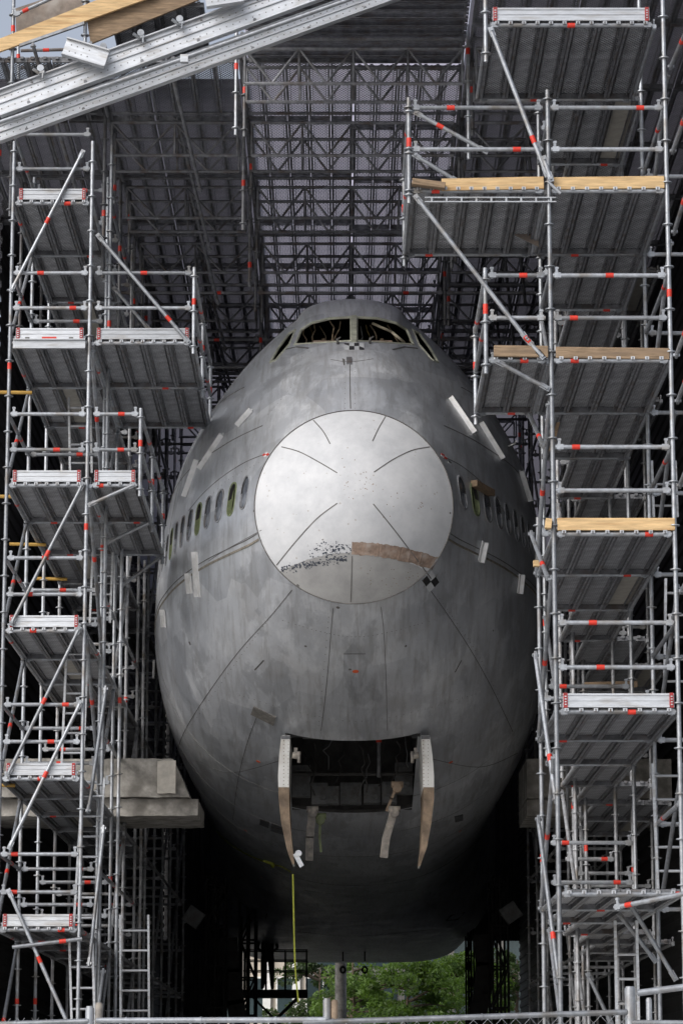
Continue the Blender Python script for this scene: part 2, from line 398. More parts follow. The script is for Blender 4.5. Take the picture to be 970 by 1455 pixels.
ZB = [(40, 6.70), (41, 6.28), (42, 5.93), (44, 5.38), (46, 4.93), (48, 4.6), (50, 4.4), (53, 4.28), (70, 4.28), (76, 4.12), (92, 4.12)]
WW = [(40, 1.365), (40.5, 1.52), (41, 1.72), (42, 2.12), (43, 2.44), (44, 2.70), (45, 2.90), (46, 3.06), (48, 3.25), (50, 3.33), (53, 3.36), (70, 3.36), (77, 3.85), (93, 3.85)]
ZM = [(40, 8.07), (44, 7.95), (50, 7.75), (93, 7.75)]
GS = [(0, 1), (.16, .985), (.26, .96), (.36, .925), (.46, .87), (.56, .79), (.66, .69), (.76, .57), (.86, .42), (.93, .29), (.97, .19), (1, 0)]
def gfull(s):
    if s > .93: return .29*math.sqrt(max(0, 1-((s-.93)/.07)**2))
    return lerp_tab(GS, s)
def section(D, k, N):
    """point k of 0..N round half a section, top (0) to bottom (N): returns x,z (relative to eye height)"""
    zt, zb, wd, zm = (lerp_tab(t, D) for t in (ZT, ZB, WW, ZM))
    f = min(1, max(0, (D-40)/5)); f = f*f*(3-2*f)
    a = math.pi*k/N
    if a <= math.pi/2:
        s = math.cos(a); e = math.sin(a)
        g = gfull(s) if s < 1 else 0
        return wd*(e*(1-f)+g*f), zm+(zt-zm)*s
    s = math.cos(a); e = math.sin(a)
    fb = max(0, min(1, (D-70)/6)); n = 2+.28*f+3*fb     # flatter belly at the wing
    return wd*(abs(e)**(2/n)), zm+(zm-zb)*(-(abs(s)**(2/n)))
def halfw(D, z):
    lo, hi = 0, 400
    best = 0
    for k in range(1, 401):
        x0, z0 = section(D, k-1, 400); x1, z1 = section(D, k, 400)
        if z1 <= z <= z0: return x0+(x1-x0)*((z0-z)/max(1e-9, z0-z1))
    return 0
st = [40+.14*i for i in range(0, 50)] + [47+.5*i for i in range(0, 12)] + [53+2*i for i in range(0, 20)]
NS = 72
AC = thing('airliner', 'large bare metal airliner seen nose on, radome removed, between scaffolds', 'airliner', (AX, 40, 0))
def shell_mesh():
    bm = bmesh.new(); rings = {0: [], 1: []}
    for lay, off in ((0, 0), (1, .055)):
        for D in st:
            ring = []
            cz = lerp_tab(ZM, D)
            ps = [section(D, k, NS) for k in range(NS+1)]
            full = [(x, z) for x, z in ps]+[(-x, z) for x, z in ps[-2:0:-1]]
            for x, z in full:
                r = math.hypot(x, z-cz); q = (r-off)/r
                ring.append(bm.verts.new((x*q, D-40, cz+(z-cz)*q+CZ)))
            rings[lay].append(ring)
    n = len(rings[0][0])
    for lay in (0, 1):
        for a, b in zip(rings[lay], rings[lay][1:]):
            for i in range(n):
                j = (i+1) % n; f = (a[i], b[i], b[j], a[j])
                bm.faces.new(f if lay == 0 else f[::-1]).material_index = lay
    for i in range(n):
        j = (i+1) % n
        bm.faces.new((rings[0][0][i], rings[0][0][j], rings[1][0][j], rings[1][0][i])).material_index = 1
        bm.faces.new((rings[0][-1][i], rings[1][-1][i], rings[1][-1][j], rings[0][-1][j])).material_index = 1
    bmesh.ops.recalc_face_normals(bm, faces=bm.faces)
    return bm
def skinmat():
    m = bpy.data.materials.new('bare_aluminium_skin'); m.use_nodes = True; t = m.node_tree; p = t.nodes['Principled BSDF']
    tc = node(t, 'ShaderNodeTexCoord')
    def noise(scale, det, st, rough=.6, dist=0, off=(0, 0, 0)):
        mp = node(t, 'ShaderNodeMapping'); mp.inputs['Scale'].default_value = st; mp.inputs['Location'].default_value = off
        t.links.new(tc.outputs['Object'], mp.inputs[0])
        n = node(t, 'ShaderNodeTexNoise'); n.inputs['Scale'].default_value = scale; n.inputs['Detail'].default_value = det
        n.inputs['Roughness'].default_value = rough; n.inputs['Distortion'].default_value = dist
        t.links.new(mp.outputs[0], n.inputs['Vector']); return n.outputs[0]
    def ramp(i, a, b, ca, cb):
        r = node(t, 'ShaderNodeValToRGB'); r.color_ramp.elements[0].position = a; r.color_ramp.elements[1].position = b
        r.color_ramp.elements[0].color = (*ca, 1); r.color_ramp.elements[1].color = (*cb, 1); t.links.new(i, r.inputs[0]); return r.outputs[0]
    def mix(fac, a, b, mode='MIX'):
        n = node(t, 'ShaderNodeMixRGB', blend_type=mode)
        for i, q in ((0, fac), (1, a), (2, b)):
            if isinstance(q, float): n.inputs[i].default_value = q
            elif isinstance(q, tuple): n.inputs[i].default_value = (*q, 1)
            else: t.links.new(q, n.inputs[i])
        return n.outputs[0]
    big = noise(.55, 4, (1, .5, .7), .5, .2)
    base = ramp(big, .35, .68, (.52, .54, .575), (.74, .765, .80))
    blot = noise(1.9, 10, (1.3, .5, .8), .74, .25, (3, 1, 5))
    base = mix(ramp(blot, .49, .60, (0, 0, 0), (.6, .6, .6)), base, (.80, .82, .85))
    patch = noise(1.0, 6, (1.4, .4, .8), .6, .3, (8, 4, 2))
    base = mix(ramp(patch, .55, .59, (0, 0, 0), (.45, .45, .45)), base, (.33, .345, .37))
    # long streaks
    strk = noise(5, 6, (2.4, .15, .25), .7, .2, (1, 9, 4))
    base = mix(ramp(strk, .48, .68, (0, 0, 0), (.55, .55, .55)), base, (.30, .295, .29))
    scr = noise(16, 8, (1, .10, .12), .85, .3)
    base = mix(ramp(scr, .58, .68, (0, 0, 0), (.5, .5, .5)), base, (.85, .86, .87))
    br = noise(1.1, 6, (1, 1, 1), .6, 0, (9, 2, 2))
    base = mix(ramp(br, .55, .8, (0, 0, 0), (.35, .35, .35)), base, (.42, .39, .35))
    # sheet-by-sheet tone: the skin is made of rectangular sheets
    vz = node(t, 'ShaderNodeTexVoronoi', distance='CHEBYCHEV'); vz.inputs['Scale'].default_value = .8; vz.inputs['Randomness'].default_value = .75
    mp = node(t, 'ShaderNodeMapping'); mp.inputs['Scale'].default_value = (1.2, .5, .9); t.links.new(tc.outputs['Object'], mp.inputs[0]); t.links.new(mp.outputs[0], vz.inputs['Vector'])
    bw = node(t, 'ShaderNodeRGBToBW'); t.links.new(vz.outputs['Color'], bw.inputs[0])
    base = mix(.85, base, ramp(bw.outputs[0], .2, .8, (.76, .77, .79), (1, 1, 1)), 'MULTIPLY')
    t.links.new(base, p.inputs['Base Color']); p.inputs['Metallic'].default_value = .35
    rg = node(t, 'ShaderNodeMapRange'); rg.inputs[1].default_value = .3; rg.inputs[2].default_value = .7; rg.inputs[3].default_value = .3; rg.inputs[4].default_value = .52
    t.links.new(blot, rg.inputs[0]); t.links.new(rg.outputs[0], p.inputs['Roughness'])
    dn = noise(1.6, 3, (1, .8, 1), .5)
    b1 = node(t, 'ShaderNodeBump'); b1.inputs['Strength'].default_value = .6; b1.inputs['Distance'].default_value = .05; t.links.new(dn, b1.inputs['Height'])
    b2 = node(t, 'ShaderNodeBump'); b2.inputs['Strength'].default_value = .12; b2.inputs['Distance'].default_value = .005; t.links.new(scr, b2.inputs['Height']); t.links.new(b1.outputs[0], b2.inputs['Normal'])
    t.links.new(b2.outputs[0], p.inputs['Normal'])
    return m
M['skin'] = skinmat()
bm = shell_mesh(); skin_me = fin(bm, 'fuselage_skin', ['skin', 'dark'])
# ray casting against the outer skin and the nose bulkhead dome (to set markings on the real surface)
BR, BZ, BULGE = 1.372, CZ+8.07, .68
def dome_z(r): return -BULGE*(1-(r/BR)**2)
def dome_mesh():
    bm = bmesh.new(); n = 72; prev = None; c = bm.verts.new((0, dome_z(0), 0))
    for j in range(1, 15):
        r = BR*j/14; ring = [bm.verts.new((r*math.cos(2*math.pi*i/n), dome_z(r), r*math.sin(2*math.pi*i/n)*.995)) for i in range(n)]
        for i in range(n):
            k = (i+1) % n
            if prev: bm.faces.new((prev[i], prev[k], ring[k], ring[i]))
            else: bm.faces.new((c, ring[k], ring[i]))
        prev = ring
    back = [bm.verts.new((v.co.x, .06, v.co.z)) for v in prev]
    for i in range(n):
        k = (i+1) % n; bm.faces.new((prev[i], prev[k], back[k], back[i]))
    bmesh.ops.recalc_face_normals(bm, faces=bm.faces)
    return bm
def domemat():
    m = bpy.data.materials.new('bulkhead_paint'); m.use_nodes = True; t = m.node_tree; p = t.nodes['Principled BSDF']
    tc = node(t, 'ShaderNodeTexCoord'); sp = node(t, 'ShaderNodeSeparateXYZ'); t.links.new(tc.outputs['Object'], sp.inputs[0])
    def mth(op, a, b=None):
        n = node(t, 'ShaderNodeMath', operation=op)
        for i, q in enumerate((a, b)):
            if q is None: continue
            if isinstance(q, (int, float)): n.inputs[i].default_value = q
            else: t.links.new(q, n.inputs[i])
        return n.outputs[0]
    n1 = node(t, 'ShaderNodeTexNoise'); n1.inputs['Scale'].default_value = 2.2; n1.inputs['Detail'].default_value = 9; n1.inputs['Roughness'].default_value = .7
    t.links.new(tc.outputs['Object'], n1.inputs['Vector'])
    n2 = node(t, 'ShaderNodeTexNoise'); n2.inputs['Scale'].default_value = 26; n2.inputs['Detail'].default_value = 6; t.links.new(tc.outputs['Object'], n2.inputs['Vector'])
    cr = node(t, 'ShaderNodeValToRGB'); cr.color_ramp.elements[0].position = .3; cr.color_ramp.elements[1].position = .65
    cr.color_ramp.elements[0].color = (.45, .465, .49, 1); cr.color_ramp.elements[1].color = (.60, .61, .63, 1); t.links.new(n1.outputs[0], cr.inputs[0])
    cg = node(t, 'ShaderNodeValToRGB'); cg.color_ramp.elements[0].position = .3; cg.color_ramp.elements[1].position = .7
    cg.color_ramp.elements[0].color = (.28, .28, .28, 1); cg.color_ramp.elements[1].color = (.40, .40, .395, 1); t.links.new(n1.outputs[0], cg.inputs[0])
    # unpainted grey lower segment, below a wavy arc: z + .16 x^2 < -.70
    arc = mth('ADD', mth('ADD', sp.outputs[2], mth('MULTIPLY', mth('MULTIPLY', sp.outputs[0], sp.outputs[0]), .17)), mth('MULTIPLY', mth('SUBTRACT', n2.outputs[0], .5), .035))
    msk = mth('LESS_THAN', arc, -.735)
    mx = node(t, 'ShaderNodeMixRGB'); t.links.new(msk, mx.inputs[0]); t.links.new(cr.outputs[0], mx.inputs[1]); t.links.new(cg.outputs[0], mx.inputs[2])
    # small brown specks
    vo = node(t, 'ShaderNodeTexVoronoi'); vo.inputs['Scale'].default_value = 7; t.links.new(tc.outputs['Object'], vo.inputs['Vector'])
    sk = mth('MULTIPLY', mth('LESS_THAN', vo.outputs['Distance'], .10), mth('GREATER_THAN', n1.outputs[0], .5))
    m3 = node(t, 'ShaderNodeMixRGB'); t.links.new(mth('MULTIPLY', sk, .55), m3.inputs[0]); t.links.new(mx.outputs[0], m3.inputs[1]); m3.inputs[2].default_value = (.30, .26, .22, 1)
    t.links.new(m3.outputs[0], p.inputs['Base Color']); p.inputs['Roughness'].default_value = .62; p.inputs['Specular IOR Level'].default_value = .3
    bp = node(t, 'ShaderNodeBump'); bp.inputs['Strength'].default_value = .3; bp.inputs['Distance'].default_value = .01
    t.links.new(n1.outputs[0], bp.inputs['Height']); t.links.new(bp.outputs[0], p.inputs['Normal'])
    return m
M['dome'] = domemat()
dm = dome_mesh()
verts = [Vector((v.co.x+AX, v.co.y+40, v.co.z)) for v in skin_me.vertices]
polys = [tuple(p.vertices) for p in skin_me.polygons if p.material_index == 0]
off = len(verts); dm.verts.ensure_lookup_table(); dm.verts.index_update()
verts += [Vector((v.co.x+AX, v.co.y+40, v.co.z+BZ)) for v in dm.verts]
polys += [tuple(v.index+off for v in f.verts) for f in dm.faces]
BV = BVHTree.FromPolygons(verts, polys)
def hit(u, v):
    d = ray(u, v).normalized(); loc, n, i, ds = BV.ray_cast(CAM, d)
    if loc is None: return None, None
    if n.dot(d) > 0: n = -n
    return loc, n
def hitn(u, v):
    for k in range(40):
        h, n = hit(u, v)
        if h is not None: return h, n
        u += 1 if u < 505 else -1; v += .3
    print('no hit', u, v); return P(u, v, 44), Vector((0, -1, 0))
# ---- cut-outs
cut = bmesh.new()
def prism_from(ptsA, ptsB):
    a = [cut.verts.new(p) for p in ptsA]; b = [cut.verts.new(p) for p in ptsB]; n = len(a)
    fs = [cut.faces.new(a), cut.faces.new(b[::-1])]
    for i in range(n): fs.append(cut.faces.new((a[i], b[i], b[(i+1) % n], a[(i+1) % n])))
    bmesh.ops.recalc_face_normals(cut, faces=fs)
def pxpoly_cut(pts):
    c = Vector((0, 0, 0)); hs = []
    for u, v in pts:
        h, n = hitn(u, v)
        hs.append(h)
    ds = [ray(*p).normalized() for p in pts]
    prism_from([h-d*.35-Vector((AX, 40, 0)) for h, d in zip(hs, ds)], [h+d*.5-Vector((AX, 40, 0)) for h, d in zip(hs, ds)])
    return hs
FRL = [(419, 490), (499, 485), (499, 451), (470, 452.5), (443, 459), (428, 469)]
FRR = [(506.5, 485), (587, 490), (578, 469), (562, 459), (536, 452.5), (506.5, 451)]
SL1 = [(384, 515), (392, 512), (411, 490), (420, 469), (411, 474), (396, 494)]
SR1 = [(595, 490), (614, 512), (622, 515), (610, 494), (595, 474), (586, 469)]
panes_px = [FRL, FRR, SL1, SR1]
pane_hits = [pxpoly_cut(p) for p in panes_px]
# cabin windows
ZW = 8.40
WIN = []
for side in (-1, 1):
    s = 0; D = 40.62; last = None
    for i in range(16):
        x = halfw(D, ZW); e = .02
        tx = Vector(((halfw(D+e, ZW)-halfw(D-e, ZW))*side, 2*e, 0)).normalized()
        tz = Vector(((halfw(D, ZW+e)-halfw(D, ZW-e))*side, 0, 2*e)).normalized()
        n = tx.cross(tz).normalized()
        if n.x*side < 0: n = -n
        WIN.append((Vector((side*x, D-40, ZW+CZ)), tx, tz, n, i, side))
        D += .52*tx.y
def pill(w, h, r, n=5):
    out = []
    for cx, cy, a0 in ((w/2-r, h/2-r, 0), (-w/2+r, h/2-r, 90), (-w/2+r, -h/2+r, 180), (w/2-r, -h/2+r, 270)):
        for i in range(n+1):
            a = R(a0+90*i/n); out.append((cx+r*math.cos(a), cy+r*math.sin(a)))
    return out
PL = pill(.29, .46, .13)
for c, tx, tz, n, i, s in WIN:
    prism_from([c+tx*a+tz*b+n*.2 for a, b in PL], [c+tx*a+tz*b-n*.2 for a, b in PL])
# nose gear well opening
GW = .98
prism_from([Vector((-GW, 4.25, 3)), Vector((GW, 4.25, 3)), Vector((GW, 8.05, 3)), Vector((-GW, 8.05, 3))],
           [Vector((-GW, 4.25, CZ+6.1)), Vector((GW, 4.25, CZ+6.1)), Vector((GW, 8.05, CZ+6.1)), Vector((-GW, 8.05, CZ+6.1))])
cut_me = fin(cut, 'cutter', 'dark')
skin0 = put('fuselage', skin_me, AC, (AX, 40, 0)); cutter = put('cutter', cut_me, None, (AX, 40, 0))
md = skin0.modifiers.new('cut', 'BOOLEAN'); md.object = cutter; md.operation = 'DIFFERENCE'; md.solver = 'EXACT'
bpy.context.view_layer.update()
dg = bpy.context.evaluated_depsgraph_get()
nm = bpy.data.meshes.new_from_object(skin0.evaluated_get(dg)); print('skin polys', len(skin_me.polygons), len(nm.polygons))
skin0.modifiers.clear(); skin0.data = nm; nm.name = 'fuselage'
bpy.data.objects.remove(cutter)
nm.polygons.foreach_set('use_smooth', [True]*len(nm.polygons)); nm.set_sharp_from_angle(angle=R(32))
nose = put('nose_bulkhead', fin(dm, 'nose_bulkhead', 'dome', True), AC, (AX, 40, BZ))
tag(nose, 'round domed white bulkhead where the radome was, grey along its foot')
def actor(name, me, origin, parent=AC): return put(name, me, parent, origin)
def drape(name, pts, width, m, parent=AC, lift=.004, closed=False, tmin=3.0, rag=0):
    """ribbon lying on the skin along a line of photo points"""
    sm = []
    for (a, b) in zip(pts, pts[1:]):
        k = max(1, int(math.hypot(b[0]-a[0], b[1]-a[1])/tmin))
        for i in range(k): sm.append((a[0]+(b[0]-a[0])*i/k, a[1]+(b[1]-a[1])*i/k))
    sm.append(pts[-1]); H = [hit(*p) for p in sm]; H = [(h, n) for h, n in H if h is not None]
    if len(H) < 2: return None
    bm = bmesh.new(); o0 = H[0][0].copy(); L = []
    for i, (h, n) in enumerate(H):
        t = (H[min(i+1, len(H)-1)][0]-H[max(i-1, 0)][0]).normalized(); s = t.cross(n).normalized()
        wv = width*(1+random.uniform(-rag, rag)); L.append([bm.verts.new(h+s*q*wv/2+n*dz-o0) for q, dz in ((-1, .0), (-1, lift), (1, lift), (1, 0))])
    for a, b in zip(L, L[1:]):
        for j in range(3): bm.faces.new((a[j], b[j], b[j+1], a[j+1]))
    return put(name, fin(bm, name, m), parent, o0)
def sm_curve(pts, k=6):
    out = []
    for i in range(len(pts)-1):
        p0 = pts[max(i-1, 0)]; p1 = pts[i]; p2 = pts[i+1]; p3 = pts[min(i+2, len(pts)-1)]
        for j in range(k):
            t = j/k
            out.append(tuple(.5*((2*p1[c])+(-p0[c]+p2[c])*t+(2*p0[c]-5*p1[c]+4*p2[c]-p3[c])*t*t+(-p0[c]+3*p1[c]-3*p2[c]+p3[c])*t**3) for c in range(2)))
    out.append(pts[-1]); return out
# sealant ring round the bulkhead
bm = bmesh.new(); n = 120
for i in range(n):
    a0, a1 = 2*math.pi*i/n, 2*math.pi*(i+1)/n
    cyl(bm, (BR*1.002*math.cos(a0), -.004, BR*.997*math.sin(a0)), (BR*1.002*math.cos(a1), -.004, BR*.997*math.sin(a1)), .008, 5, cap=False)
actor('seal_ring', fin(bm, 'seal_ring', 'seam', True), (AX, 40, BZ))
# bulkhead lines
for ln in ([(445, 597), (459, 613), (469, 631)], [(548, 591), (538, 608), (529, 627)], [(400, 635), (425, 642), (452, 656), (479, 672)],
           [(610, 635), (585, 640), (558, 653), (531, 671)], [(479, 715), (450, 737), (418, 772), (393, 803)], [(530, 716), (556, 748), (585, 786), (612, 822)]):
    drape('painted_line', sm_curve(ln), .014, 'seam')
drape('brown_patch', [(499.5, 779), (530, 780.5), (560, 785), (590, 792), (618, 801)], .185, 'brownp', lift=.003, rag=.09, tmin=2)
drape('panel_seam', [(500, 790), (499, 830), (498, 858)], .012, 'seam')
# flaked remains of dark paint on the bulkhead
bm = bmesh.new(); o0 = None; rnd = random.Random(3)
for i in range(420):
    if i < 270: u = rnd.uniform(400, 492); v = 809-(u-400)*.17+rnd.gauss(0, 2.6)
    else: u = rnd.gauss(470, 14); v = 781+rnd.gauss(0, 6)-(u-470)*.1
    h, nn = hit(u, v)
    if h is None: continue
    if o0 is None: o0 = h.copy()
    t = nn.cross(Vector((0, 0, 1))).normalized(); s = nn.cross(t)
    k = rnd.randint(4, 6); sz = rnd.uniform(.004, .017); asp = rnd.uniform(.4, 1)
    bm.faces.new([bm.verts.new(h-o0+nn*.003+t*sz*math.cos(6.28*j/k+i)*rnd.uniform(.6, 1.3)+s*sz*asp*math.sin(6.28*j/k+i)*rnd.uniform(.6, 1.3)) for j in range(k)])
fl = actor('paint_flakes', fin(bm, 'paint_flakes', 'flake'), o0); tag(fl, kind='stuff')
bm = bmesh.new(); o0 = None
for (cu, cv, su, sv, cnt) in ((590, 820, 16, 10, 34), (553, 825, 12, 10, 14), (515, 690, 26, 12, 34), (560, 690, 50, 30, 18), (597, 718, 2, 2, 9), (440, 730, 40, 40, 10), (525, 822, 2, 8, 9)):
    for i in range(cnt):
        h, nn = hit(rnd.gauss(cu, su), rnd.gauss(cv, sv))
        if h is None: continue
        if o0 is None: o0 = h.copy()
        t = nn.cross(Vector((0, 0, 1))).normalized(); s = nn.cross(t); sz = rnd.uniform(.003, .010)
        bm.faces.new([bm.verts.new(h-o0+nn*.003+t*sz*math.cos(1.05*j)*rnd.uniform(.6, 1.3)+s*sz*math.sin(1.05*j)*rnd.uniform(.6, 1.3)) for j in range(6)])
fl = actor('rust_spots', fin(bm, 'rust_spots', 'rust'), o0); tag(fl, kind='stuff')
# panel seams on the skin
for w_, ln in ((.014, [(497, 515), (497, 548), (498, 581)]), (.010, [(470, 511), (490, 514), (510, 513), (530, 510)]),
           (.010, [(415, 838), (385, 875), (340, 925), (296, 985), (262, 1040), (247, 1085)]), (.009, [(473, 864), (470, 900), (466, 950), (461, 1000), (456, 1038)]),
           (.007, [(541, 862), (545, 900), (548, 960), (550, 1038)]), (.009, [(612, 840), (640, 880), (672, 930), (702, 985), (728, 1040)]),
           (.010, [(378, 645), (350, 656), (318, 676), (290, 700), (268, 726)]), (.010, [(632, 650), (655, 662), (682, 684), (706, 712), (722, 740)]),
           (.007, [(372, 753), (345, 768), (318, 783), (297, 797)]), (.009, [(365, 1018), (350, 1060), (338, 1110), (331, 1165)]),
           (.008, [(270, 1120), (300, 1170), (345, 1210), (395, 1238), (450, 1254), (505, 1258), (560, 1254), (610, 1240), (660, 1210), (700, 1170), (732, 1115)]),
           (.006, [(415, 1075), (330, 1098), (285, 1082)]), (.006, [(600, 1075), (680, 1090), (735, 1070)]),
           (.012, [(488, 929), (519, 929)]), (.02, [(655, 938), (646, 955)]), (.02, [(375, 938), (362, 952)]),
           (.006, [(430, 1265), (505, 1272), (590, 1264)]), (.006, [(395, 1320), (500, 1330), (620, 1320)])):
    drape('panel_seam', sm_curve(ln), w_, 'seam')
# raised joint strip running aft from the bulkhead on both sides
M['stripm'] = mat('joint_strip_sealant', (.26, .235, .19), .7, .1, .35, 8)
for side, D1_ in ((-1, 52), (1, 52)):
    for zz, wdt, mm in ((7.62, .03, 'stripm'), (7.70, .010, 'seam')):
        bm = bmesh.new(); prev = None; D = 40.06
        o0 = Vector((AX+side*halfw(D, zz), D, zz+CZ))
        while D < D1_:
            p = Vector((AX+side*(halfw(D, zz)), D, zz+CZ)); q = [bm.verts.new(p-o0+Vector((side*dx, -dx*.5, dz))) for dx, dz in ((-.01, wdt/2), (.006, wdt/2), (.006, -wdt/2), (-.01, -wdt/2))]
            if prev:
                for j in range(3): bm.faces.new((prev[j], q[j], q[j+1], prev[j+1]))
            prev = q; D += .25
        actor('joint_strip', fin(bm, 'joint_strip', mm), o0)
# lap joints of the skin sheets: round the body and along it
def lap(pts, name='lap_joint', wd=.012, m='lapm'):
    o0 = pts[0][0]; bm = bmesh.new(); prev = None
    for p, nn, s in pts:
        q = [bm.verts.new(p-o0+nn*h_+s*wd*a) for a, h_ in ((-1, -.004), (-.6, .004), (.9, .004), (1, -.004))]
        if prev:
            for j in range(3): bm.faces.new((prev[j], q[j], q[j+1], prev[j+1]))
        prev = q
    return put(name, fin(bm, name, m), AC, o0)
M['lapm'] = mat('lap_joint_edge', (.21, .205, .20), .6, .2, .3, 6)
def ringlap(D, k0, k1, side, wd=.009):
    L = []
    for k in range(k0, k1+1):
        x, z = section(D, k, NS); xa, za = section(D, max(k-1, 0), NS); xb, zb_ = section(D, min(k+1, NS), NS)
        t_ = Vector(((xb-xa)*side, 0, zb_-za)).normalized(); nn = Vector((abs(t_.z)*side, -.3, -t_.x*side*(1 if t_.z < 0 else 1)*side)).normalized()
        L.append((Vector((AX+side*x, D, z+CZ)), nn, Vector((0, 1, 0))))
    lap(L, wd=wd)
def longlap(z, D0, D1_, side, wd=.009):
    L = []; D = D0
    while D <= D1_:
        x = halfw(D, z); dx = halfw(D+.05, z)-x; dz = halfw(D, z+.05)-x
        nn = Vector((side, -dx/.05, -dz/.05)).normalized(); L.append((Vector((AX+side*x, D, z+CZ)), nn, Vector((0, 0, 1)))); D += .25
    lap(L, wd=wd)
for side in (-1, 1):
    for D, a, b in ((44.9, 6, 34), (47.3, 8, 66), (49.9, 8, 70), (53, 8, 72)): ringlap(D, a, b, side)
    for z, a, b in ((9.45, 41.0, 52), (10.6, 43.4, 52)): longlap(z, a, b, side)
# rivet rows (tiny domes, one joined piece)
bm = bmesh.new(); o0 = None
def rivets(ln, step=5.5):
    global o0
    pts = sm_curve(ln, 20); acc = 0
    for a, b in zip(pts, pts[1:]):
        acc += math.hypot(b[0]-a[0], b[1]-a[1])
        if acc < step: continue
        acc = 0; h, nn = hit(*b)
        if h is None: continue
        if o0 is None: o0 = h.copy()
        t = nn.orthogonal().normalized(); s = nn.cross(t)
        c = bm.verts.new(h-o0+nn*.005); rg = [bm.verts.new(h-o0+t*.0095*math.cos(1.2566*j)+s*.0095*math.sin(1.2566*j)) for j in range(5)]
        for j in range(5): bm.faces.new((c, rg[j], rg[(j+1) % 5]))
for ln in ([(490, 515), (490, 580)], [(504, 515), (504, 580)], [(373, 655), (320, 685), (272, 735)], [(636, 658), (690, 700), (716, 742)], [(405, 850), (340, 935), (262, 1045)],
           [(468, 866), (452, 1036)], [(620, 845), (684, 940), (730, 1045)], [(430, 500), (420, 540), (380, 590)], [(580, 500), (592, 540), (630, 590)], [(360, 1020), (327, 1165)],
           [(545, 530), (585, 540), (615, 565), (640, 610)], [(395, 880), (505, 905), (620, 880)], [(330, 985), (505, 1025), (680, 985)]): rivets(ln)
rv = actor('rivet_rows', fin(bm, 'rivet_rows', 'lapm'), o0); tag(rv, kind='stuff')
# orange marker dots, dark plugs
def disc(name, u, v, r, m, asp=1, lift=.006):
    h, nn = hit(u, v)
    if h is None: return
    t = nn.orthogonal().normalized(); s = nn.cross(t); bm = bmesh.new()
    top = [bm.verts.new(t*r*math.cos(R(30*j))+s*r*asp*math.sin(R(30*j))+nn*lift) for j in range(12)]
    bot = [bm.verts.new(t*r*1.05*math.cos(R(30*j))+s*r*asp*1.05*math.sin(R(30*j))) for j in range(12)]
    bm.faces.new(top)
    for j in range(12): bm.faces.new((bot[j], bot[(j+1) % 12], top[(j+1) % 12], top[j]))
    actor(name, fin(bm, name, m), h)
for u, v, r in ((505, 954, .045), (367, 1082, .035), (640, 1083, .035), (349, 1180, .032), (653, 1181, .03), (371, 1246, .025)): disc('orange_sticker', u, v, r, 'orange')
for u, v, r in ((480, 863, .025), (434, 918, .018), (576, 918, .018), (361, 726, .018), (639, 729, .012), (423, 832, .02), (497, 951, .02), (270, 914, .03), (700, 896, .012)): disc('plug', u, v, r, 'seam')
def patch(name, pts, m, lift=.006, parent=AC):
    hs = [hitn(*p) for p in pts]; o0 = hs[0][0]; bm = bmesh.new()
    top = [bm.verts.new(h-o0+n_*lift) for h, n_ in hs]; bot = [bm.verts.new(h-o0) for h, n_ in hs]; bm.faces.new(top); k = len(top)
    for j in range(k): bm.faces.new((bot[j], bot[(j+1) % k], top[(j+1) % k], top[j]))
    return put(name, fin(bm, name, m), parent, o0)
M['strutm2'] = mat('dusty_grille', (.20, .19, .175), .8, 0, .3, 12)
M['tagwhite'] = mat('target_white', (.6, .62, .64), .5, 0, .05); M['tagblack'] = mat('target_black', (.02, .02, .022), .5, 0, .1)
def target(c00, c10, c11, c01, nx, ny, ca, cb):
    r = patch('survey_target', [c00, c10, c11, c01], ca, .006)
    def bl(a, b): return ((c00[0]*(1-a)+c10[0]*a)*(1-b)+(c01[0]*(1-a)+c11[0]*a)*b, (c00[1]*(1-a)+c10[1]*a)*(1-b)+(c01[1]*(1-a)+c11[1]*a)*b)
    for i in range(nx):
        for j in range(ny):
            if (i+j) % 2 == 0: patch('square', [bl(i/nx, j/ny), bl((i+1)/nx, j/ny), bl((i+1)/nx, (j+1)/ny), bl(i/nx, (j+1)/ny)], cb, .009, r)
target((599, 825), (613, 811), (623, 827), (610, 841), 2, 2, 'tagwhite', 'tagblack')
target((489, 488), (517, 488), (517, 497), (489, 497), 4, 2, 'tagwhite', 'tagblack')
target((373, 647), (380, 642), (383, 646), (376, 650), 2, 2, 'tagwhite', 'red')
target((626, 644), (635, 649), (634, 653), (626, 648), 2, 2, 'tagwhite', 'red')
target((636, 654), (640, 657), (640, 661), (636, 658), 1, 2, 'tagwhite', 'seam')
patch('access_panel', [(361, 1003), (392, 1018), (389, 1030), (357, 1014)], 'strutm2', .02)
patch('access_panel', [(370, 1163), (383, 1168), (382, 1176), (369, 1171)], 'galvd', .012)
patch('access_panel', [(386, 1169), (404, 1175), (404, 1186), (385, 1180)], 'galvd', .012)
patch('access_panel', [(645, 1160), (657, 1157), (657, 1165), (646, 1168)], 'galvd', .012)
patch('latch_plate', [(432/1+60, 508), (500, 508), (500, 518), (492, 518)], 'galvd', .012)
patch('access_panel', [(300, 1296), (345, 1302), (368, 1312), (312, 1306)], 'dark', .006)
patch('access_panel', [(330, 1283), (380, 1298), (378, 1306), (328, 1292)], 'dark', .006)
patch('access_panel', [(660, 1296), (640, 1300), (633, 1308), (650, 1307)], 'dark', .006)
patch('scuff', [(486, 509), (490, 511), (490, 519), (488, 519)], 'seam', .003)
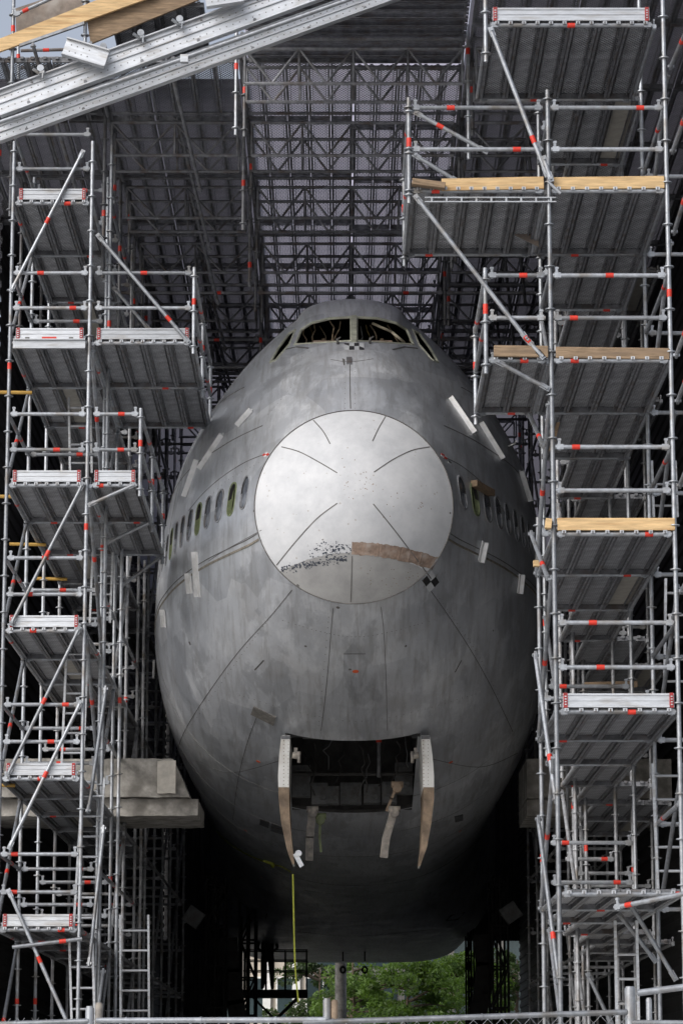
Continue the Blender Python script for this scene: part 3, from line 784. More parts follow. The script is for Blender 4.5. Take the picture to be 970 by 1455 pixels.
# white angle bars standing off the skin
def bar(p0, p1, wd=.11, ht=.05, label=None):
    a, na = hit(*p0); b, nb = hit(*p1)
    if a is None or b is None: print('bar miss', p0, p1); return
    d = b-a; L = d.length; z = d.normalized(); nrm = (na+nb).normalized(); x = z.cross(nrm).normalized(); y = x.cross(z)*-1
    if y.dot(nrm) < 0: y = -y
    bm = bmesh.new(); rt = Matrix((x, y, z)).transposed()
    box(bm, rt @ Vector((0, .02, L/2)), (wd, .018, L), rt)
    box(bm, rt @ Vector((wd*.3, .05, L/2)), (.035, .075, L), rt)
    put('white_bar', fin(bm, 'white_bar', 'foam'), AC, a)
for p0, p1 in (((340, 606), (360, 584)), ((287, 666), (319, 618)), ((265, 706), (283, 654)), ((281, 784), (285, 848)), ((271, 814), (274, 843)), ((235, 866), (237, 891)),
               ((638, 568), (672, 618)), ((680, 602), (711, 653)), ((679, 798), (685, 770)), ((734, 843), (737, 816)), ((736, 670), (749, 712))):
    bar(p0, p1, .10 if p0[1] < 720 else .12)
def freebar(a, b, s=.06):
    bm = bmesh.new(); d = b-a; q = d.to_track_quat('Z', 'Y').to_matrix(); box(bm, d/2, (s, s*.6, d.length), q); put('white_bar', fin(bm, 'white_bar', 'foam'), AC, a)
freebar(P(252, 714, 46.6), P(262, 682, 46.4)); freebar(P(218, 964, 50), P(219, 938, 50)); freebar(P(771, 888, 48.6), P(772, 864, 48.6), .09)
# cabin window frames and panes
fr_me = {}
OPEN = {(-1, 1), (-1, 4), (-1, 8), (1, 1)}
def ringmesh(wi, hi, ri, wo, ho, ro, m, dep, key):
    if key in fr_me: return fr_me[key]
    a, b = pill(wi, hi, ri), pill(wo, ho, ro); bm = bmesh.new(); n = len(a)
    i0 = [bm.verts.new((p[0], p[1], .004)) for p in a]; o0_ = [bm.verts.new((p[0], p[1], .004)) for p in b]
    i1 = [bm.verts.new((p[0], p[1], -dep)) for p in a]; o1 = [bm.verts.new((p[0], p[1], -.02)) for p in b]
    for j in range(n):
        k = (j+1) % n
        bm.faces.new((i0[j], i0[k], o0_[k], o0_[j])); bm.faces.new((i1[j], i1[k], i0[k], i0[j])); bm.faces.new((o0_[j], o0_[k], o1[k], o1[j]))
    fr_me[key] = fin(bm, 'window_frame', m); return fr_me[key]
bm = bmesh.new(); bm.faces.new([bm.verts.new((x, y, 0)) for x, y in pill(.29, .46, .13)])
pane_me = fin(bm, 'window_pane', 'glass')
for c, tx, tz, n_, i, s in WIN:
    rt = Matrix((tx, tz, tx.cross(tz))).transposed()
    if tx.cross(tz).dot(n_) < 0: rt = Matrix((-tx, tz, (-tx).cross(tz))).transposed()
    wc = Vector((AX, 40, 0))+c
    op = (s, i) in OPEN
    fr = put('window', ringmesh(.29, .46, .13, .33, .50, .15, 'green' if op else 'galvm', .07, 'o' if op else 'c'), AC, wc, rt.to_quaternion())
    if not op:
        pn = link(bpy.data.objects.new('pane', pane_me)); pn.parent = fr; pn.location = (0, 0, -.018)
# cockpit: window frames, glareshield, lining, cables
def polybars(pts, r, m, name, closed=True):
    hs = [hitn(*p)[0] for p in pts]; o0 = hs[0]; bm = bmesh.new()
    if closed: hs = hs+[hs[0]]
    for a, b in zip(hs, hs[1:]): cyl(bm, a-o0, b-o0, r, 6)
    return put(name, fin(bm, name, m, True), AC, o0)
for p in panes_px[:2]: polybars(p, .022, 'cream', 'windscreen_frame')
for p in panes_px[2:]: polybars(p, .02, 'cream', 'side_window_frame')
a = hit(502.7, 451)[0]; b = hit(503, 486)[0]; bm = bmesh.new(); d = b-a
box(bm, d/2+Vector((0, -.01, 0)), (.075, .07, d.length), d.to_track_quat('Z', 'Y').to_matrix()); put('centre_post', fin(bm, 'centre_post', 'cream'), AC, a)
bm = bmesh.new(); box(bm, (0, 0, 0), (1.7, .4, .08)); box(bm, (0, -.1, .06), (1.2, .25, .06)); box(bm, (0, .22, -.2), (1.6, .05, .4)); put('glareshield', fin(bm, 'glareshield', 'brownp'), AC, (AX, 43.45, CZ+11.2))
bm = bmesh.new(); box(bm, (0, 0, 0), (2.0, .06, 1.6)); put('cockpit_bulkhead', fin(bm, 'cockpit_bulkhead', 'interior'), AC, (AX, 45.4, CZ+11.0))
for i in range(10):
    bm = bmesh.new(); x = random.uniform(-.75, .75); pts = [Vector((0, 0, 0))]
    for k in range(6): pts.append(pts[-1]+Vector((random.uniform(-.07, .07), random.uniform(-.05, .1), -.09)))
    polytube(bm, pts, random.choice((.008, .012)), 5); put('cable', fin(bm, 'cable', random.choice(('strapd', 'bluegrey', 'interior'))), AC, (AX+x, 43.7+random.uniform(0, .3), CZ+11.72))
bm = bmesh.new(); polytube(bm, [Vector((0, 0, 0)), Vector((.3, 0, -.14)), Vector((.5, .05, -.3))], .022, 6); put('grab_handle', fin(bm, 'grab_handle', 'wire'), AC, (AX+.3, 43.75, CZ+11.7))
for x in (-.9, -.45, .45, .9):
    bm = bmesh.new(); box(bm, (0, 0, 0), (.05, .4, .05)); put('roof_frame', fin(bm, 'roof_frame', 'interior'), AC, (AX+x, 44.2, CZ+11.5))
for s, px in ((-1, (421, 494)), (1, (575, 494))):
    drape('wiper_scuff', [(px[0]-18, px[1]+3), (px[0], px[1]-1), (px[0]+18, px[1]+1)], .03, 'seam')
for px in ((480, 489), (525, 488)):
    h, n_ = hit(*px); bm = bmesh.new(); cyl(bm, (0, 0, 0), n_*.09, .02, 6); cyl(bm, n_*.08, n_*.08+Vector((.05, .0, .03)), .012, 6); put('wiper_spindle', fin(bm, 'wiper_spindle', 'seam'), AC, h)
# bracket on the left flank and the right flank pitot
for px, dr in (((236, 772), -1), ((722, 634), 1)):
    h, n_ = hit(*px)
    if h is None: h = P(px[0], px[1], 46); n_ = Vector((dr, -.3, .2)).normalized()
    bm = bmesh.new(); cyl(bm, (0, 0, 0), n_*.12, .012, 6); cyl(bm, n_*.12, n_*.12+Vector((0, -.14, 0)), .01, 6); put('probe', fin(bm, 'probe', 'whitep'), AC, h)
# loose hoses and looms in the nose gear well
for i in range(9):
    bm = bmesh.new(); x = (-.75, -.6, -.35, -.1, .1, .25, .55, .7, .8)[i]; p = Vector((0, 0, 0)); pts = [p]
    for k in range(7): p = p+Vector((random.uniform(-.09, .09), random.uniform(-.06, .06), random.uniform(-.15, -.05))); pts.append(p)
    polytube(bm, pts, (.01, .014, .008)[i % 3], 6); put('hose', fin(bm, 'hose', ('rubber', 'dark', 'bluegrey')[i % 3], True), AC, (AX+x, 46.2+random.uniform(-.5, .9), CZ+5.55+random.uniform(-.2, .2)))
# nose gear well: liner box, frames, equipment, struts, doors
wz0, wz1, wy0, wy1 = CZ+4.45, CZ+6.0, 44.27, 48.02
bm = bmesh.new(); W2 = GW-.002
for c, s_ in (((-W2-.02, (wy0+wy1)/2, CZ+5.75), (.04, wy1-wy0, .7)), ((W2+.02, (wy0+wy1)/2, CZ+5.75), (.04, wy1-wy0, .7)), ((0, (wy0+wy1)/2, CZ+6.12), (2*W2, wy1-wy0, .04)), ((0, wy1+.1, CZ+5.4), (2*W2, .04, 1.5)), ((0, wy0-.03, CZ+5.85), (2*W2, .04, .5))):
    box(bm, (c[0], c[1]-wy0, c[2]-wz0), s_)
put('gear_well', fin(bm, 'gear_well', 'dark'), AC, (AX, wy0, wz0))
bm = bmesh.new()
for i in range(14):
    x = -GW+2*GW*i/13; box(bm, (x, 0, .02*math.sin(i*1.7)), (2*GW/13+.01, .05, .42+.03*math.sin(i)))
put('well_curtain', fin(bm, 'well_curtain', 'bluegrey'), AC, (AX, 44.6, CZ+5.62))
rnd = random.Random(11)
for (x, z, sx, sz) in ((-.52, 4.84, .26, .34), (-.30, 4.82, .18, .28), (-.02, 4.86, .34, .34), (.32, 4.84, .26, .30), (.6, 4.86, .24, .34), (-.82, 5.05, .3, .5), (.83, 5.08, .28, .5)):
    bm = bmesh.new(); box(bm, (0, 0, 0), (sx, .3, sz)); box(bm, (0, -.16, sz*.1), (sx*.6, .03, sz*.5), mi=0); cyl(bm, (sx*.2, -.16, -sz*.2), (sx*.2, -.24, -sz*.2), .04, 8)
    put('equipment_box', fin(bm, 'equipment_box', 'bluegrey'), AC, (AX+x, 47.5+rnd.uniform(-.15, .15), CZ+z))
bm = bmesh.new(); cyl(bm, (-GW, 0, 0), (GW, 0, 0), .035, 8); put('cross_tube', fin(bm, 'cross_tube', 'dark', True), AC, (AX, 47.0, CZ+5.12))
bm = bmesh.new(); cyl(bm, (0, 0, 0), (.0, 0, -1.0), .03, 8); cyl(bm, (0, 0, -.3), (0, 0, -.45), .045, 8, 1); put('hydraulic_strut', fin(bm, 'hydraulic_strut', ['galvd', 'red'], True), AC, (AX+.42, 46.4, CZ+6.0))
def strut(pts, D, wd, name, m='bluegrey'):
    ps = [P(u, v, D) for u, v in pts]; bm = bmesh.new(); o0 = ps[0]
    for a, b in zip(ps, ps[1:]):
        d = b-a; box(bm, (a+b)/2-o0, (wd, wd*1.2, d.length+.02), d.to_track_quat('Z', 'Y').to_matrix())
    cyl(bm, Vector((-.09, -.03, 0)), Vector((.09, -.03, 0)), .05, 8); cyl(bm, Vector((0, -.1, -.06)), Vector((0, .1, -.06)), .07, 10)
    put(name, fin(bm, name, m), AC, o0)
M['strutm'] = mat('dusty_strut', (.24, .22, .20), .8, 0, .3, 8, dirt=(.4, .36, .3), dscale=6)
strut([(444, 1150), (440, 1190), (439, 1222)], 45.2, .10, 'door_actuator', 'strutm'); strut([(560, 1150), (548, 1192), (545, 1218)], 45.2, .10, 'door_actuator', 'strutm')
strut([(455, 1160), (454, 1190), (456, 1210)], 45.6, .03, 'door_rod', 'green'); strut([(564, 1115), (556, 1135), (549, 1152)], 45.3, .035, 'door_rod', 'rust')
for s in (-1, 1):
    cl = [(0, 0), (-.022, -.3), (-.032, -.6), (-.028, -.95), (.0, -1.3), (.06, -1.68), (.12, -1.92)] if s < 0 else [(0, 0), (.028, -.3), (.045, -.6), (.05, -.95), (.02, -1.3), (-.03, -1.68), (-.1, -1.95)]
    th = [.13, .155, .165, .155, .135, .09, .03]; bm = bmesh.new(); prev = None
    x0 = s*(GW+.055)
    dens = []
    for i in range(25):
        t_ = i/24*6; a = min(5, int(t_)); f = t_-a
        dens.append((cl[a][0]*(1-f)+cl[a+1][0]*f, cl[a][1]*(1-f)+cl[a+1][1]*f, th[a]*(1-f)+th[a+1]*f))
    for i, (cx, cz, tk) in enumerate(dens):
        ln = 1.9*(1-(i/24)**2.2*.75); y0 = .0+i/24*.15
        q = [bm.verts.new((cx+a*tk/2, y0+b, cz)) for a, b in ((-1, 0), (1, 0), (1, ln), (-1, ln))]
        if prev:
            for j in range(4):
                f = bm.faces.new((prev[j], prev[(j+1) % 4], q[(j+1) % 4], q[j])); f.material_index = 0 if cz > -.84 else 1
        else: bm.faces.new(q)
        prev = q
    bm.faces.new(prev[::-1])
    top = P(406 if s < 0 else 604, 1045, 44.15)
    dr = put('gear_door', fin(bm, 'gear_door', ['whitep', 'rust']), AC, top)
    bm = bmesh.new()
    cyl(bm, (0, 0, 0), (-s*.12, 0, -.02), .05, 8); cyl(bm, (-s*.1, -.03, .05), (-s*.1, -.03, -.12), .025, 8); box(bm, (-s*.05, 0, .06), (.05, .05, .1))
    hg = link(bpy.data.objects.new('hinge', fin(bm, 'hinge', 'strutm'))); hg.parent = dr; hg.location = (-s*.1, -.02, -.3)
    bm = bmesh.new()
    for k in range(14):
        zz = -.08-k*.055; cyl(bm, (-.03, -.004, zz), (-.03, .0, zz), .008, 6); cyl(bm, (.04, -.004, zz), (.04, .0, zz), .006, 6)
    bl_ = link(bpy.data.objects.new('door_rivets', fin(bm, 'door_rivets', 'rust'))); bl_.parent = dr; bl_.location = (0, 0, 0); tag(bl_, kind='stuff')
    bm = bmesh.new(); box(bm, (0, 0, 0), (.13, .012, .05)); bb = link(bpy.data.objects.new('door_strap', fin(bm, 'door_strap', 'galvd'))); bb.parent = dr; bb.location = (0, -.002, -.03)
bm = bmesh.new(); box(bm, (0, 0, 0), (.07, .05, .22), Matrix.Rotation(R(-28), 3, 'Y')); cyl(bm, (0, -.02, .1), (0, .08, .1), .05, 8)
put('latch_hook', fin(bm, 'latch_hook', 'alu'), AC, P(424, 1222, 44.2))
# ribs hanging on the belly far aft, and two pads near the belly corners
for (u, v) in ((275, 1303), (725, 1297)):
    bm = bmesh.new(); box(bm, (0, 0, 0), (.34, .2, .34), Matrix.Rotation(R(35 if u < 500 else -35), 3, 'Y')); o = put('foam_pad', fin(bm, 'foam_pad', 'bluegrey'), AC, P(u, v, 58.0))
# ---- block of timber wedged in the second right-hand window
h, n_ = hit(672, 690); h2, _ = hit(690, 700)
bm = bmesh.new(); d = h2-h; box(bm, d/2, (.10, .09, d.length+.22), d.to_track_quat('Z', 'Y').to_matrix()); o = put('timber_block', fin(bm, 'timber_block', 'woodold'), None, h+n_*.05)
tag(o, 'short brown timber block wedged over the second cabin window right of the nose', 'timber block')
# ---- lashing strap: lies over lower left skin then hangs free
pts = []
for u, v in sm_curve([(309, 1180), (318, 1190), (333, 1202), (350, 1212), (366, 1219), (384, 1226), (400, 1230), (414, 1238)]):
    h, n_ = hit(u, v); pts.append(h+n_*.02)
n_lie = len(pts)
for u, v in sm_curve([(416, 1242), (417, 1290), (418, 1340), (420, 1385), (424, 1424)]): pts.append(P(u, v, pts[0].y*0+47.2))
def ribbon(ps, o0):
    bm = bmesh.new(); prev = None
    for i, p in enumerate(ps):
        d = (ps[min(i+1, len(ps)-1)]-ps[max(0, i-1)]).normalized(); x = d.cross(Vector((0, 1, 0))).normalized(); y = d.cross(x)
        q = [bm.verts.new(p-o0+x*a*.012+y*b*.005) for a, b in ((-1, -1), (1, -1), (1, 1), (-1, 1))]
        if prev:
            for j in range(4): bm.faces.new((prev[j], prev[(j+1) % 4], q[(j+1) % 4], q[j]))
        prev = q
    return bm
o0 = pts[0]
o = put('lashing_strap', fin(ribbon(pts[:n_lie], o0), 'lashing_strap', 'strap'), None, o0)
e_ = link(bpy.data.objects.new('free_end', fin(ribbon(pts[n_lie:], pts[n_lie]), 'free_end', 'strap'))); e_.parent = o; e_.location = pts[n_lie]-o0; tag(o, 'yellow green strap looped under the lower left nose and hanging down past the belly', 'strap')
bm = bmesh.new(); box(bm, (0, 0, 0), (.22, .05, .05), Matrix.Rotation(R(20), 3, 'Y')); cyl(bm, (.05, -.03, -.04), (.1, -.03, -.09), .03, 8)
c_ = link(bpy.data.objects.new('ratchet', fin(bm, 'ratchet', 'strap'))); c_.parent = o; h, n_ = hit(383, 1223); c_.location = h+n_*.04-o0
# ================================================================== LEFT SCAFFOLD
LT = thing('scaffold_tower', 'galvanised scaffold tower standing left of the airliner nose, its front bay', 'scaffold', (XL0, DL, 0))
Y1 = DL+BAY
for x in (XL0, XL1):
    standard(LT, x, DL, 0 if x == XL1 else P(0, 1305, DL).z, CZ+13.1, 12)
    standard(LT, x+.01, Y1, 0, CZ+13.4, 10)
standard(LT, XL1+.13, Y1-.9, CZ+.2, CZ+13.6, 10)
for k in range(1, 7):
    z = LV[k]
    for y in (DL, Y1):
        ledger(LT, (XL0, y, z), (XL1, y, z)); ledger(LT, (XL0, y, z+.5), (XL1, y, z+.5)); ledger(LT, (XL0, y, z+1), (XL1, y, z+1))
    for x in (XL0, XL1):
        ledger(LT, (x, DL, z), (x, Y1, z)); ledger(LT, (x, DL, z+1), (x, Y1, z+1)) if x == XL0 else None
    decks(LT, XL0, XL1, DL, Y1, z+.06)
    toe(LT, XL0+.08, XL1-.08, DL, z+.05); clips(LT, XL0+.05, XL1-.05, DL-.01, z+.01)
for (a, b) in (((118, 216), (17, 412)), ((118, 688), (17, 886)), ((113, 893), (12, 1100)), ((115, 998), (14, 1204)), ((13, 1266), (100, 1462))):
    brace(LT, P(*a, DL-.07), P(*b, DL-.07), .5, 12)
for k in (0, 1, 2, 3, 4, 5): brace(LT, (XL0, DL+.05, LV[k]+.1), (XL0, Y1-.05, LV[k+1]-.05), .4)
for k in (2, 3, 4): brace(LT, (XL1+.03, DL+.05, LV[k+1]-.1), (XL1+.03, Y1-.05, LV[k]+.1), .4)
for (a, b) in (((151, 978), (126, 1153)), ((148, 1176), (127, 1370)), ((147, 1380), (139, 1440))): tube('raker', LT, P(*a, DL+.5), P(*b, DL+.1), 'brace', None, 10)
tube('swivel_tube', LT, P(18, 1346, DL-.12), P(117, 1334, DL-.12), 'plain', .72, 12)
# light beam under the second deck
bm = bmesh.new(); L = XL1-XL0-.1
box(bm, (0, 0, 0), (L, .03, .13)); box(bm, (0, -.02, .06), (L, .06, .015)); box(bm, (0, -.02, -.06), (L, .06, .015)); box(bm, (0, -.018, .085), (.2, .012, .03), mi=1)
for x in (-.3, .3): box(bm, (x, -.018, .085), (.06, .012, .02), mi=2)
put('edge_beam', fin(bm, 'edge_beam', ['alu', 'red', 'seam']), LT, ((XL0+XL1)/2, DL-.06, LV[5]-.03))
# left rear rows
LB = thing('scaffold_tower', 'long dim rear bays of the left scaffold running back beside the fuselage', 'scaffold', (XL0, Y1+BAY, 0))
rows = [Y1+BAY*(i+1) for i in range(9)]
for i, y in enumerate(rows):
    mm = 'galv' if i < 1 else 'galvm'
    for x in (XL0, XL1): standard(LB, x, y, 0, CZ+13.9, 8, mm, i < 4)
    if i in (0, 2): standard(LB, XL1+.12, y-.25, 0, CZ+9, 8, mm)
    for k in range(1, 7):
        for dz in ((0, .5, 1) if i < 3 else (0, 1)): ledger(LB, (XL0, y, LV[k]+dz), (XL1, y, LV[k]+dz), 8, mm, i < 3)
        for x in (XL0, XL1): ledger(LB, (x, y-BAY, LV[k]), (x, y, LV[k]), 8, mm, False)
        if i < 3: ledger(LB, (XL1, y-BAY, LV[k]+1), (XL1, y, LV[k]+1), 8, mm, True)
        if i < 5: decks(LB, XL0, XL1, y-BAY, y, LV[k]+.06, hatch=1 if (i == 0 and k % 2) or (i == 1 and not k % 2) else -1)
    for k in (0, 2, 4): brace(LB, (XL1, y-BAY, LV[k+i % 2]+.1), (XL1, y, LV[k+1+i % 2]-.1), None, 8, mm)
for i, (u, v, u2) in enumerate(((-20, 557, 46), (-20, 705, 40), (14, 773, 66), (50, 822, 96), (-10, 1115, 22))):
    D = (DL+1, DL+1.2, DL+4, DL+7, DL+.7, DL+2.0, DL+5)[i]
    tube('yellow_tube', LB, P(u, v, D), P(u2, v+1, D), 'plain', None, 8, 'yellow')
# ---- cantilever platforms on the left
def platform(name, label, x0, x1, y0, nb, k, post=True, extra=None, first_inner=True, zoff=0, toeb=True, group=None):
    t = thing(name, label, 'scaffold platform', (x0, y0, LV[k]+zoff), group); z = LV[k]+zoff
    xo = x1 if abs(x1) < abs(x0) else x0
    for b in range(nb+1):
        y = y0+BAY*b
        ledger(t, (x0, y, z), (x1, y, z), 12 if b == 0 else 8)
        if post:
            tube('guard_post', t, (xo, y, z-.15), (xo, y, z+1.08), 'standard', .6, 10)
        if b == 0:
            for dz in (.5, 1): ledger(t, (x0, y, z+dz), (x1, y, z+dz), 12, name='guard_rail')
    for b in range(nb):
        y = y0+BAY*b
        decks(t, x0, x1, y, y+BAY, z+.06)
        ledger(t, (x0, y, z), (x0, y+BAY, z), 8, red=False); ledger(t, (x1, y, z), (x1, y+BAY, z), 8, red=False)
        for dz in (.5, 1): ledger(t, (xo, y, z+dz), (xo, y+BAY, z+dz), 8, name='guard_rail')
    if toeb: toe(t, x0+.06, x1-.06, y0, z+.05)
    clips(t, x0+.05, x1-.05, y0-.01, z+.01)
    return t
t = platform('scaffold_platform', 'wide cantilevered scaffold platform with toe board left of the cockpit', XL1+.04, -2.03, DL, 2, 5)
brace(t, P(140, 335, DL-.06), P(268, 486, DL-.06), .78, 12); brace(t, P(163, 410, DL+BAY-.1), P(212, 468, DL+BAY-.1), None, 8)
t = platform('scaffold_platform', 'narrow cantilevered scaffold platform left of the nose, level with the cabin windows', XL1+.04, -2.74, DL, 2, 4)
brace(t, P(128, 717, DL-.05), P(191, 689, DL-.05), None, 10); brace(t, P(155, 770, DL+BAY-.05), P(213, 742, DL+BAY-.05), None, 8)
brace(t, (XL1+.1, DL+2*BAY, LV[4]-.5), (-2.78, DL+2*BAY, LV[4]-.05), None, 8)
# ================================================================== RIGHT SCAFFOLD
RT = thing('scaffold_tower', 'galvanised scaffold tower standing right of the airliner nose, its front bay', 'scaffold', (XR0, DR, 0))
Y2 = DR+BAY
standard(RT, XR0, DR, 0, P(0, 128, DR).z, 12); standard(RT, XR1, DR, 0, CZ+13.4, 12)
standard(RT, XR0, Y2, 0, CZ+6.9, 10); standard(RT, XR1, Y2, 0, CZ+13.5, 10)
standard(RT, 4.02, 31.2, P(0, 205, 31.2).z-.4, CZ+13.4, 12)
for k in range(1, 6):
    z = LV[k]
    ledger(RT, (XR0, DR, z), (XR1 if k > 1 else 4.2, DR, z), 12); clips(RT, XR0+.05, XR1-.05, DR-.01, z+.01)
    if k > 1 or True:
        for dz in ((.5, 1) if k > 1 else ()): ledger(RT, (XR0, DR, z+dz), (XR1, DR, z+dz), 12)
    ledger(RT, (XR0, Y2, z), (XR1, Y2, z), 10); ledger(RT, (XR0, Y2, z+.5), (XR1, Y2, z+.5), 10) if k in (2, 3) else None
    for x in (XR0, XR1): ledger(RT, (x, DR, z), (x, Y2, z), 10, red=False)
    ledger(RT, (XR1, DR, z+1), (XR1, Y2, z+1), 10)
    decks(RT, XR0, XR1, DR, Y2, z+.06)
    if k == 2: toe(RT, XR0+.07, XR1-.05, DR, z+.05)
for k in (1, 2, 3, 4, 5):
    brace(RT, (XR1+.03, DR+.05, LV[k]+1.4), (XR1+.03, Y2-.05, LV[k]+.05), None, 10)
for k in (1, 2, 3): brace(RT, (XR0-.03, DR+.05, LV[k]+1.5), (XR0-.03, Y2-.05, LV[k]-.0), .5, 10)
for (a, b) in (((752, 590), (771, 633)), ((754, 758), (777, 820)), ((760, 930), (789, 1137)), ((764, 1163), (794, 1398))): tube('raker', RT, P(*a, DR+1.2), P(*b, DR+.1), 'brace', .72, 10)
for (a, b) in (((955, 215), (985, 130)), ((952, 95), (985, 20)), ((957, 330), (985, 240)), ((960, 505), (985, 440)), ((962, 570), (985, 510)), ((965, 690), (985, 640)), ((968, 840), (990, 790))):
    brace(RT, P(*a, DR-.02), P(*b, DR-1.4), .5, 10)
for i in range(9):   # brace end couplers seen at the decks
    pass
# platforms reaching towards the nose
XT = P(692, 40, DR).x
t = platform('scaffold_platform', 'high wide scaffold platform at the top right with long aluminium toe board', XT, 3.62, DR, 1, 6)
for ch in list(t.children):
    if ch.name.startswith(('guard_post', 'guard_rail')): bpy.data.objects.remove(ch)
tube('hanging_post', t, (XT-.02, DR, P(0, 88, DR).z), (XT-.02, DR, CZ+13.6), 'standard', .75, 12)
brace(t, P(697, 42, DR-.08), P(776, 248, DR-.08), .76, 12); tube('clamp_tube', t, P(772, 225, DR-.12), P(782, 255, DR-.12), 'brace', None, 10); tube('clamp_tube', t, P(778, 258, DR-.14), P(796, 275, DR-.14), 'thin', None, 10)
XA_ = P(581, 268, DR).x
t = platform('scaffold_platform', 'cantilevered platform with long timber edge board reaching out above the nose on the right', XA_, XR0-.03, DR, 1, 5, toeb=False)
tube('guard_post', t, (XA_, DR-.001, LV[5]-.1), (XA_, DR-.001, LV[5]+1.12), 'standard', .55, 12)
brace(t, P(591, 280, DR-.06), P(748, 482, DR-.06), None, 12); brace(t, P(748, 482, DR-.06), P(770, 507, DR-.06), .02, 12)
brace(t, P(590, 160, DR+2.3), P(690, 215, DR+2.3), .35, 10); brace(t, P(588, 220, DR+2.2), P(650, 258, DR+2.2), None, 10)
bm = bmesh.new(); L = 1.5
for zz in (0, .05): box(bm, (L/2, 0, zz), (L, .04, .012))
for i in range(9): box(bm, (.08+i*.17, 0, .025), (.02, .035, .05))
put('lattice_transom', fin(bm, 'lattice_transom', 'alu'), t, P(603, 287, DR-.03))
XB_ = P(690, 510, DR).x
t = platform('scaffold_platform', 'short cantilevered platform with weathered board right of the cockpit roof', XB_, XR0-.03, DR, 1, 4, toeb=False)
tube('guard_post', t, (XB_, DR-.001, P(0, 531, DR).z), (XB_, DR-.001, P(0, 381, DR).z), 'standard', .62, 12)
brace(t, P(706, 514, DR-.03), P(777, 552, DR-.03), None, 12); brace(t, P(722, 520, DR+2.4), P(760, 578, DR+2.4), None, 8, 'galvd')
# right rear rows
RB = thing('scaffold_tower', 'dim rear bays of the right scaffold running back beside the fuselage', 'scaffold', (XR1, Y2+BAY, 0))
rows = [Y2+BAY*(i+1) for i in range(9)]
for i, y in enumerate(rows):
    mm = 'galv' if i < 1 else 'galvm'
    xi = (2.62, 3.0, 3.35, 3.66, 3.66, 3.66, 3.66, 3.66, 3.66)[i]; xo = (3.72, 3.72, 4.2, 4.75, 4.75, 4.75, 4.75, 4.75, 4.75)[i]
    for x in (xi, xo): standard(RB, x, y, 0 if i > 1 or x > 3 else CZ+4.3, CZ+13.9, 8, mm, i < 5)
    if i in (1, 2): standard(RB, xi+.15, y-.3, 0, CZ+6.5, 8, mm)
    for k in range(1, 7):
        for dz in ((0, .5, 1) if i < 3 else (0, 1)): ledger(RB, (xi, y, LV[k]+dz), (xo, y, LV[k]+dz), 8, mm, i < 3)
        for x in (xi, xo): ledger(RB, (x, y-BAY, LV[k]), (x, y, LV[k]), 8, mm, False)
        if i < 5: decks(RB, max(xi, (2.62, 3.0, 3.35, 3.66, 3.66)[i]), xo, y-BAY, y, LV[k]+.06, hatch=2 if (i+k) % 3 == 0 else -1)
    for k in (0, 2, 4): brace(RB, (xi, y-BAY, LV[k+i % 2]+.1), (xi, y, LV[k+1+i % 2]-.1), None, 8, mm)
for k in range(1, 6):
    for x in (4.9,):
        ledger(RB, (XR1, Y2, LV[k]), (4.9, Y2, LV[k]), 8); ledger(RB, (XR1, Y2, LV[k]+1), (4.9, Y2, LV[k]+1), 8)
for x, y in ((4.9, Y2), (4.9, Y2+BAY), (4.9, Y2+2*BAY)): standard(RB, x, y, 0, CZ+13.5, 8)
# lower right bracket work
for (a, b, D) in (((897, 1288), (958, 1390), 33.2), ((880, 1300), (930, 1365), 34.5), ((835, 1385), (868, 1455), 36)): brace(RT, P(*a, D), P(*b, D), None, 10)
ledger(RT, P(870, 1290, 31.9), P(990, 1266, 31.0), 12)
# ================================================================== BOARDS AND LADDERS
def board(u0, v0, u1, v1, D, H, m, label, name='timber_board', th=.04, slope_up=False, cat='board'):
    a = P(u0, v0, D); b = P(u1, v1, D); d = b-a; L = d.length; bm = bmesh.new()
    vs = box(bm, (0, 0, 0), (L, th, H)); bmesh.ops.bevel(bm, geom=list(bm.edges), offset=.004, segments=1, affect='EDGES')
    o = put(name, fin(bm, name, m), None, (a+b)/2); ang = math.atan2(d.z, d.x); o.rotation_euler = (0, -ang, 0)
    return tag(o, label, cat)
board(627, 263, 772, 260, DR-.02, .145, 'wood', 'pale timber board along the upper right cantilevered platform, its nose side half')
board(786, 261, 943, 259, DR-.02, .145, 'wood', 'pale timber board on edge above the uppermost right tower deck, beside the outer standard')
o = board(585, 259, 632, 265, DR-.08, .07, 'woodold', 'short splintered brown board end lying at the tip of the upper right platform', th=.12)
board(701, 499, 778, 500, DR-.05, .13, 'woodold', 'weathered brown board on the short right platform beside the cockpit roof', th=.05)
board(789, 501, 950, 503, DR-.02, .13, 'woodold', 'weathered brown board on edge on the right tower deck level with the cockpit')
board(774, 744, 783, 745, DR-.06, .11, 'wood', 'small pale timber end sticking out at the right tower beside the nose bulkhead', th=.1)
board(791, 745, 958, 745, DR-.02, .14, 'wood', 'pale knotty timber board on the right tower deck level with the bulkhead')
board(757, 801, 766, 801, DR+.9, .07, 'wood', 'tiny sawn timber end against the inner right standard below the bulkhead level', th=.08)
board(830, 974, 905, 972, DR+8, .09, 'woodold', 'dim brown timber rail in the shadow behind the right tower')
def slab(pts, D, th, m, name, label, cat):
    ps = [P(u, v, D) for u, v in pts]; o0 = ps[0]; bm = bmesh.new()
    a = [bm.verts.new(p-o0) for p in ps]; b = [bm.verts.new(p-o0+Vector((0, th, 0))) for p in ps]; n = len(a)
    bm.faces.new(a); bm.faces.new(b[::-1])
    for i in range(n): bm.faces.new((a[i], b[i], b[(i+1) % n], a[(i+1) % n]))
    bmesh.ops.recalc_face_normals(bm, faces=bm.faces)
    o = put(name, fin(bm, name, m), None, o0); return tag(o, label, cat)
